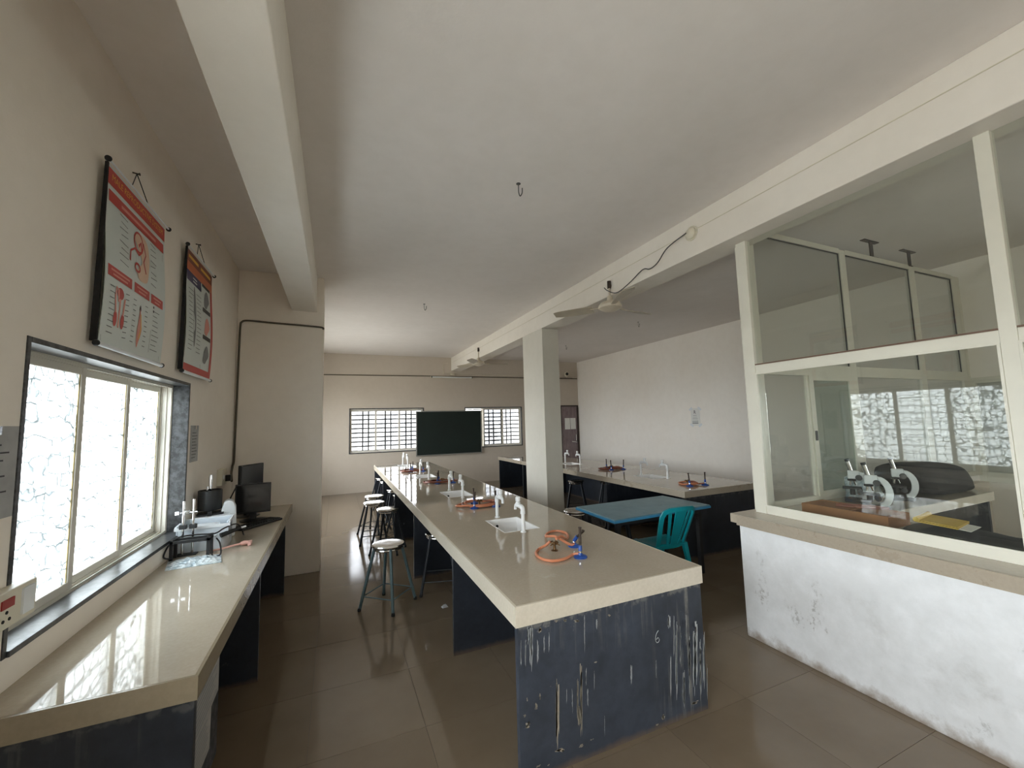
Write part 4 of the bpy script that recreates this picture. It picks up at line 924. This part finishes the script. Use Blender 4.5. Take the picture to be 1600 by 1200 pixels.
for k in range(8): z = 0.46 + k * 0.035; seg.append([(0.13 + r.uniform(0, 0.03), z), (0.23, z + r.uniform(-0.01, 0.01))]); seg.append([(0.52, z), (0.58 + r.uniform(0, 0.03), z + r.uniform(-0.01, 0.01))])
for k in range(9):
    z = 0.07 + k * 0.029; seg += [[(0.05, z), (0.09 + r.uniform(0, 0.02), z)], [(0.21, z), (0.25, z + 0.004)], [(0.30, z), (0.335, z)], [(0.45, z), (0.485, z)], [(0.56, z), (0.62 + r.uniform(0, 0.05), z)]]
lines(sh, yo, seg, M['grey_print'], 0.0045)
lines(sh, yo, [[(0.545, 0.05), (0.545, 0.18)], [(0.015, 0.02), (0.015, H1 - 0.12)], [(W1 - 0.04, 0.02), (W1 - 0.04, H1 - 0.2)]], M['grey_print'], 0.003)
blob(sh, yo, ell(0.155, 0.285, 0.035, 0.03), M['red_print']); blob(sh, yo, ell(0.12, 0.15, 0.018, 0.04), M['red_print']); blob(sh, yo, ell(0.195, 0.15, 0.018, 0.04), M['red_print'])
lines(sh, yo, [[(0.158, 0.26), (0.158, 0.11)], [(0.12, 0.18), (0.105, 0.27), (0.115, 0.31), (0.135, 0.30), (0.14, 0.24)], [(0.195, 0.18), (0.205, 0.27)]], M['pink_print'], 0.014)
blob(sh, yo, [(0.39, 0.27), (0.41, 0.20), (0.425, 0.15), (0.40, 0.08), (0.385, 0.05), (0.37, 0.11), (0.375, 0.18)], M['pink_print']); blob(sh, yo, [(0.39, 0.29), (0.40, 0.26), (0.38, 0.26)], M['black_print'])
lines(sh, yo, [[(0.40, 0.24), (0.415, 0.17), (0.40, 0.10)]], M['yellow_print'], 0.01)
for z in (0.30, 0.325): blob(sh, yo, ell(0.565, z, 0.008, 0.008), M['black_print'])
W2, H2 = 0.69, 0.95
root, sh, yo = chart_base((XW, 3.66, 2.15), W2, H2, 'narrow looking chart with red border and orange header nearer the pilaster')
patch(sh, yo, 0, W2, 0, 0.065, M['red_print']); patch(sh, yo, W2 - 0.06, W2, 0.065, H2 - 0.17, M['red_print'])
patch(sh, yo, 0, W2, H2 - 0.10, H2 - 0.01, M['brown_print']); patch(sh, yo, 0, W2, H2 - 0.17, H2 - 0.10, M['orange_print'])
lines(sh, yo, [[(0.06, H2 - 0.055), (0.30, H2 - 0.055)], [(0.36, H2 - 0.055), (0.64, H2 - 0.055)]], M['yellow_print'], 0.025)
patch(sh, yo, 0.02, 0.37, H2 - 0.25, H2 - 0.17, M['navy_print']); lines(sh, yo, [[(0.16, H2 - 0.20), (0.26, H2 - 0.20)], [(0.16, H2 - 0.225), (0.26, H2 - 0.225)]], M['paper'], 0.01)
lines(sh, yo, [[(0.385, 0.07), (0.385, H2 - 0.18)]], M['black_print'], 0.005)
for z in (0.32, 0.55, 0.76): patch(sh, yo, 0.40, 0.62, z, z + 0.035, M['black_print'])
seg = []
for k in range(15):
    z = 0.18 + k * 0.033; seg += [[(0.05, z), (0.12 + r.uniform(0, 0.06), z)], [(0.24, z), (0.33 + r.uniform(0, 0.03), z)]]
lines(sh, yo, seg, M['grey_print'], 0.005)
blob(sh, yo, ell(0.19, 0.45, 0.03, 0.24), M['grey_print'])
for cz, mt in ((0.67, 'grey_print'), (0.44, 'pink_print'), (0.20, 'grey_print')): blob(sh, yo, [(0.44, cz - 0.06), (0.48, cz + 0.05), (0.54, cz + 0.07), (0.59, cz), (0.54, cz - 0.05), (0.50, cz - 0.08)], M[mt])

# papers, switchboard, socket, conduit on the left wall and pilaster
def wall_paper(y0, y1, z0, z1, mat, label, n):
    root = tag(empty('wall_notice', (XW, y0, z0), R(90)), label, 'notice')
    MB().box(0, y1 - y0, -0.006, -0.001, 0, z1 - z0).build('sheet', mat, root)
    mb = MB(); w = y1 - y0; h = z1 - z0
    for k in range(n): mb.strip([(w * 0.12, h * (0.12 + 0.76 * k / n)), (w * (0.6 + 0.28 * ((k * 7) % 5) / 5), h * (0.12 + 0.76 * k / n))], h * 0.018, -0.0066)
    mb.build('printed_lines', M['grey_print'] if mat != M['grey_paper'] else M['black_print'], root)['kind'] = 'stuff'
    MB().box(w * 0.42, w * 0.6, -0.012, -0.006, h - 0.03, h).build('clip', M['chrome'], root)
wall_paper(1.86, 2.095, 1.43, 1.75, M['grey_paper'], 'grey sheet in a plastic sleeve at the near edge of the left window', 9)
wall_paper(4.06, 4.25, 1.46, 1.755, M['grey_paper'], 'small printed sheet on the wall just past the left window', 9)
sw = tag(empty('switchboard', (XW, 1.95, 1.06), R(90)), 'white switchboard below the near edge of the left window', 'switchboard')
MB().box(0, 0.232, -0.045, 0, 0, 0.125).build('box', M['ivory'], sw, bevel=0.004)
MB().box(0.05, 0.11, -0.049, -0.045, 0.07, 0.10).build('switch', M['red_plastic'], sw)
MB().box(0.15, 0.21, -0.052, -0.045, 0.02, 0.11).build('switch', M['white_plastic'], sw)
for a, b in ((0.08, 0.055), (0.065, 0.03), (0.095, 0.03)): MB().cyl((a, -0.047, b), (a, -0.04, b), 0.006, n=8).build('socket_hole', M['hole'], sw)
sk = tag(empty('power_socket', (XW, 4.92, 1.16), R(90)), 'ivory power socket on the wall behind the black monitors', 'socket')
MB().box(0, 0.2, -0.045, 0, 0, 0.16).build('box', M['ivory'], sk, bevel=0.004)
MB().box(0.13, 0.18, -0.09, -0.045, 0.03, 0.09).build('plug', M['black_plastic'], sk)
MB().box(0.04, 0.08, -0.05, -0.045, 0.06, 0.10).build('switch', M['white_plastic'], sk)
tag(MB().tube(smooth_path([(-0.98, 5.12, 1.18), (-1.02, 5.3, 1.24), (-1.05, 5.5, 1.30), (-1.052, 5.56, 1.34), (-1.05, 5.565, 1.45), (-1.045, 5.566, 2.0), (-1.04, 5.566, 2.6), (-1.035, 5.566, 2.90), (-1.02, 5.566, 2.965), (-0.95, 5.566, 2.985), (-0.7, 5.566, 2.975), (-0.35, 5.566, 2.965), (-0.17, 5.566, 2.955), (-0.155, 5.566, 2.93)], 5), 0.011, 8).build('cable_run', M['cable']), 'brown cable rising in the corner and crossing the pilaster', 'cable')

# ------------------------------------------------------------------ things on the left counter
mon = tag(empty('monitor', (-0.735, 4.80, BT), R(6)), 'black monitor facing the aisle on the left counter', 'monitor')
MB().box(-0.15, 0.15, -0.012, 0.02, 0.075, 0.36).build('bezel', M['black_plastic'], mon, bevel=0.004)
MB().box(-0.14, 0.14, -0.0135, -0.011, 0.09, 0.35).build('screen', M['screen'], mon)
MB().box(-0.03, 0.03, 0.02, 0.05, 0.01, 0.2).build('stand', M['black_plastic'], mon)
MB().lathe([(0.11, 0), (0.11, 0.008), (0.04, 0.014)], (0, 0.03, 0), 20).build('base', M['black_plastic'], mon, True)
mon = tag(empty('monitor', (-0.80, 5.08, BT), R(60)), 'taller black monitor turned sideways behind the other monitor', 'monitor')
MB().box(-0.16, 0.16, -0.012, 0.02, 0.10, 0.53).build('bezel', M['black_plastic'], mon, bevel=0.004)
MB().box(-0.148, 0.148, -0.0135, -0.011, 0.115, 0.518).build('screen', M['screen'], mon)
MB().box(-0.03, 0.03, 0.02, 0.05, 0.01, 0.3).build('stand', M['black_plastic'], mon)
MB().lathe([(0.11, 0), (0.11, 0.008), (0.04, 0.014)], (0, 0.03, 0), 20).build('base', M['black_plastic'], mon, True)
kb = tag(empty('keyboard', (-0.66, 4.58, BT), R(52)), 'black keyboard lying in front of the monitors', 'keyboard')
MB().box(-0.22, 0.22, -0.075, 0.075, 0, 0.02).build('body', M['black_plastic'], kb, bevel=0.006)
keys = MB()
for i in range(15):
    for j in range(5): keys.box(-0.205 + i * 0.0275, -0.205 + i * 0.0275 + 0.022, -0.062 + j * 0.026, -0.062 + j * 0.026 + 0.021, 0.02, 0.027)
ko = keys.build('keys', M['black_satin'], kb); ko['kind'] = 'stuff'
ky = tag(empty('recording_drum', (-0.93, 4.24, BT), R(10)), 'black recording drum on a white motor unit on the left counter', 'lab instrument')
MB().box(-0.13, 0.12, -0.11, 0.11, 0, 0.20).build('motor_box', M['white_plastic'], ky, bevel=0.02, seg=3)
MB().prism([(0.07, 0.0), (0.15, 0.0), (0.16, 0.10), (0.155, 0.24), (0.135, 0.29), (0.10, 0.305), (0.07, 0.29), (0.05, 0.22)], -0.06, 0.06, 'y').build('side_column', M['white_plastic'], ky, bevel=0.012)
MB().lathe([(0.02, 0.235), (0.083, 0.235), (0.085, 0.24), (0.085, 0.392), (0.083, 0.396), (0.075, 0.396), (0.075, 0.385), (0.012, 0.385)], (-0.03, 0, 0), 40).build('drum', M['black_satin'], ky, True)
MB().cyl((-0.03, 0, 0.19), (-0.03, 0, 0.50), 0.010, n=12).lathe([(0.013, 0.40), (0.015, 0.49), (0.012, 0.52), (0.004, 0.525)], (-0.03, 0, 0), 14).build('spindle', M['chrome'], ky, True)
MB().cyl((-0.05, -0.04, 0.385), (-0.05, -0.04, 0.43), 0.008, n=8).build('clamp_screw', M['chrome'], ky, True)
MB().box(-0.11, 0.07, -0.10, 0.05, 0.205, 0.215).box(-0.04, -0.01, -0.11, -0.07, 0.2, 0.235).build('lever_plate', M['black_satin'], ky)
tr = tag(empty('instrument_tray', (-0.92, 3.95, BT), R(5)), 'milky plastic tray of instruments behind the black stand', 'tray')
MB().box(-0.15, 0.16, -0.12, 0.10, 0, 0.008).box(-0.155, -0.145, -0.125, 0.105, 0, 0.19).box(0.155, 0.165, -0.125, 0.105, 0, 0.20).box(-0.145, 0.155, -0.125, -0.115, 0, 0.18).box(-0.145, 0.155, 0.095, 0.105, 0, 0.20).build('tub', M['clear_tray'], tr, bevel=0.004)
MB().box(-0.165, 0.175, -0.135, -0.125, 0.165, 0.185).box(-0.165, 0.175, 0.105, 0.115, 0.185, 0.205).box(-0.165, -0.155, -0.125, 0.105, 0.172, 0.192).box(0.165, 0.175, -0.125, 0.105, 0.185, 0.205).build('rim', M['white_plastic'], tr)
MB().tube(smooth_path([(-0.02, -0.128, 0.07), (-0.01, -0.132, 0.10), (0.03, -0.132, 0.105), (0.09, -0.132, 0.105)], 4), 0.006, 8).build('grip', M['white_plastic'], tr, True)
MB().box(-0.10, 0.09, -0.10, 0.05, 0.13, 0.17).build('instrument_case', M['white_plastic'], tr, bevel=0.006)
def rod_stand(x, y, h, label):
    root = tag(empty('retort_rod', (x, y, BT)), label, 'rod stand', 'chrome rods with black bosses')
    MB().box(-0.03, 0.03, -0.03, 0.03, 0.0, 0.008).build('foot', M['black_satin'], root)
    MB().cyl((0, 0, 0.006), (0, 0, h), 0.0085, n=12).build('rod', M['chrome'], root, True)
    MB().box(-0.022, 0.022, -0.014, 0.014, 0.185, 0.215).build('boss', M['black_satin'], root, bevel=0.003)
    MB().cyl((-0.035, 0, 0.30), (0.022, 0, 0.302), 0.006, n=8).box(-0.05, -0.025, -0.012, 0.012, 0.29, 0.315).build('cross_clamp', M['chrome'], root, True)
rod_stand(-1.01, 3.77, 0.385, 'chrome rod nearer the window beside the instrument tray'); rod_stand(-0.95, 3.77, 0.395, 'chrome rod farther from the window beside the instrument tray')
bs = tag(empty('iron_stand', (-0.93, 3.68, BT)), 'low black iron stand with four legs at the front of the clutter', 'stand')
MB().box(-0.115, 0.115, -0.052, -0.034, 0.115, 0.133).box(-0.115, 0.115, 0.034, 0.052, 0.115, 0.133).box(-0.115, -0.097, -0.034, 0.034, 0.115, 0.133).box(0.097, 0.115, -0.034, 0.034, 0.115, 0.133).build('top_frame', M['black_satin'], bs)
for sx in (-1, 1):
    for sy in (-1, 1): MB().box(sx * 0.106 - 0.009, sx * 0.106 + 0.009, sy * 0.043 - 0.009, sy * 0.043 + 0.009, 0, 0.145).build('leg', M['black_satin'], bs)
def bag_mesh():
    r = random.Random(8); mb = MB(); nx, ny = 14, 7; vs = []
    for j in range(ny + 1):
        for i in range(nx + 1):
            u, v = i / nx, j / ny
            x = -0.16 + 0.30 * u - 0.05 * v; y = -0.12 + 0.22 * v + 0.03 * u
            e = min(1, 4 * min(u, 1 - u), 4 * min(v, 1 - v))
            vs.append((x, y, 0.004 + 0.022 * e * (0.5 + r.random())))
    n = len(vs); fs = [(j * (nx + 1) + i, j * (nx + 1) + i + 1, (j + 1) * (nx + 1) + i + 1, (j + 1) * (nx + 1) + i) for j in range(ny) for i in range(nx)]
    vs2 = [(x, y, 0.0005) for x, y, z in vs]; fs2 = [tuple(n + k for k in q[::-1]) for q in fs]
    ring = [i for i in range(nx + 1)] + [(j) * (nx + 1) + nx for j in range(1, ny + 1)] + [ny * (nx + 1) + i for i in range(nx - 1, -1, -1)] + [j * (nx + 1) for j in range(ny - 1, 0, -1)]
    fs3 = [(ring[k], n + ring[k], n + ring[(k + 1) % len(ring)], ring[(k + 1) % len(ring)]) for k in range(len(ring))]
    return mb.add(vs + vs2, fs + fs2 + fs3)
o = bag_mesh().build('plastic_bag', M['plastic_bag'], None, True, loc=(-0.84, 3.53, BT)); tag(o, 'crumpled plastic packet lying in front of the black stand', 'bag')
pk = tag(empty('rubber_bulb_tube', (0, 0, BT)), 'pink rubber tube with a nozzle on the left counter', 'tube')
MB().tube(smooth_path([(-0.86, 3.74, 0.012), (-0.78, 3.77, 0.012), (-0.70, 3.80, 0.02), (-0.655, 3.82, 0.022)], 5), 0.007, 8).build('tube', M['pink_rubber'], pk, True)
MB().tube([(-0.66, 3.818, 0.022), (-0.64, 3.83, 0.022), (-0.60, 3.84, 0.02)], [0.012, 0.018, 0.013], 12).box(-0.61, -0.59, 3.80, 3.87, 0.004, 0.03).build('nozzle', M['pink_rubber'], pk, True)
tag(MB().tube(smooth_path([(-1.03, 3.62, BT + 0.02), (-1.06, 3.58, BT + 0.05), (-1.045, 3.64, BT + 0.12), (-1.0, 3.68, BT + 0.15), (-0.90, 3.70, BT + 0.15), (-0.80, 3.70, BT + 0.145), (-0.76, 3.78, BT + 0.16), (-0.72, 3.95, BT + 0.15), (-0.70, 4.05, BT + 0.10), (-0.69, 4.1, BT + 0.03), (-0.70, 4.2, BT + 0.008)], 5), 0.0055, 7).build('instrument_cable', M['black_plastic']), 'black cable looped over the iron stand and tray', 'cable')
tag(MB().tube(smooth_path([(-0.81, 3.62, BT + 0.05), (-0.79, 3.60, BT + 0.02), (-0.775, 3.58, BT + 0.006), (-0.74, 3.60, BT + 0.02), (-0.76, 3.66, BT + 0.08), (-0.79, 3.70, BT + 0.11)], 5), 0.005, 7).build('instrument_cable', M['black_plastic']), 'short black cable hanging off the right leg of the iron stand', 'cable')
tag(MB().tube(smooth_path([(-0.92, 5.05, 1.14), (-0.96, 4.9, 1.0), (-0.98, 4.7, 0.9), (-0.92, 4.55, BT + 0.008), (-0.85, 4.45, BT + 0.008)], 5), 0.006, 7).build('power_cable', M['black_plastic']), 'black power lead dropping from the wall socket to the counter', 'cable')
pu = tag(empty('probe_handle', (-0.73, 3.86, BT)), 'dark probe with pale grip poking out beside the tray', 'lab instrument')
MB().tube([(-0.06, -0.04, 0.10), (0.0, 0.0, 0.115), (0.05, 0.06, 0.12)], [0.018, 0.016, 0.010], 12).build('body', M['black_satin'], pu, True)
MB().tube([(0.05, 0.06, 0.12), (0.08, 0.09, 0.123)], 0.008, 10).build('tip', M['white_plastic'], pu, True)
MB().lathe([(0.03, 0), (0.034, 0.03), (0.03, 0.09), (0.02, 0.10)], (-0.04, 0.0, 0), 14).build('jar', M['grey_paper'], pu, True)
# papers stacked against the counter's near panel
MB().box(-0.505, -0.482, 2.0, 2.40, 0.25, BT - 0.083).build('side_panel', M['slate'], counter)
def side_sheet(y0, y1, z0, z1, x, tilt, label):
    pp = tag(empty('hanging_sheet', (x, y0, z0), R(90)), label, 'paper', 'sheets pasted under the left counter')
    MB().box(0, y1 - y0, -0.002, 0, 0, z1 - z0).build('sheet', M['newsprint'], pp, rot=(0, R(tilt), 0))
    mb = MB(); w, h = y1 - y0, z1 - z0; rr = random.Random(int(z0 * 100))
    for k in range(9): mb.strip([(w * 0.08, h * (0.1 + 0.09 * k)), (w * rr.uniform(0.6, 0.92), h * (0.1 + 0.09 * k))], h * 0.03, -0.003)
    mb.build('printed_lines', M['grey_print'], pp, rot=(0, R(tilt), 0))['kind'] = 'stuff'
side_sheet(2.0, 2.365, 0.525, 0.73, -0.478, -2, 'upper grey printed sheet pasted under the near end of the left counter')
side_sheet(1.99, 2.26, 0.37, 0.55, -0.481, 2, 'lower grey printed sheet pasted under the near end of the left counter')
# notice taped on the right wall
nt = tag(empty('wall_notice', (XR, 6.86, 1.50), R(-90)), 'plastic-sleeved letter sheet taped at four corners on the right wall', 'notice')
MB().box(0.03, 0.27, -0.004, 0, 0.02, 0.40).build('sheet', M['paper'], nt)
text_part('R', 0.11, M['black_print'], nt, (0.14, -0.006, 0.315))
mb = MB()
for k, (w, z) in enumerate(((0.05, 0.245), (0.06, 0.205), (0.07, 0.17), (0.08, 0.12), (0.08, 0.09), (0.08, 0.07))): mb.strip([(0.14 - w, z), (0.14 + w, z)], 0.012 if k > 2 else 0.007, -0.005)
mb.build('printed_lines', M['grey_print'], nt)['kind'] = 'stuff'
for x, z, a in ((0.03, 0.39, 35), (0.27, 0.39, -35), (0.04, 0.03, -35), (0.27, 0.03, 35)):
    MB().box(-0.05, 0.05, -0.006, -0.004, -0.022, 0.022).build('tape', M['white_plastic'], nt, loc=(x, 0, z), rot=(0, R(-a), 0))
# litter on the floor by the bench leg
tag(bag_mesh().build('litter', M['grey_paper'], None, True, loc=(0.97, 3.96, 0)), 'scrap of crumpled paper on the floor by the central bench', 'litter')
bpy.data.objects['litter'].scale = (0.18, 0.18, 0.8)
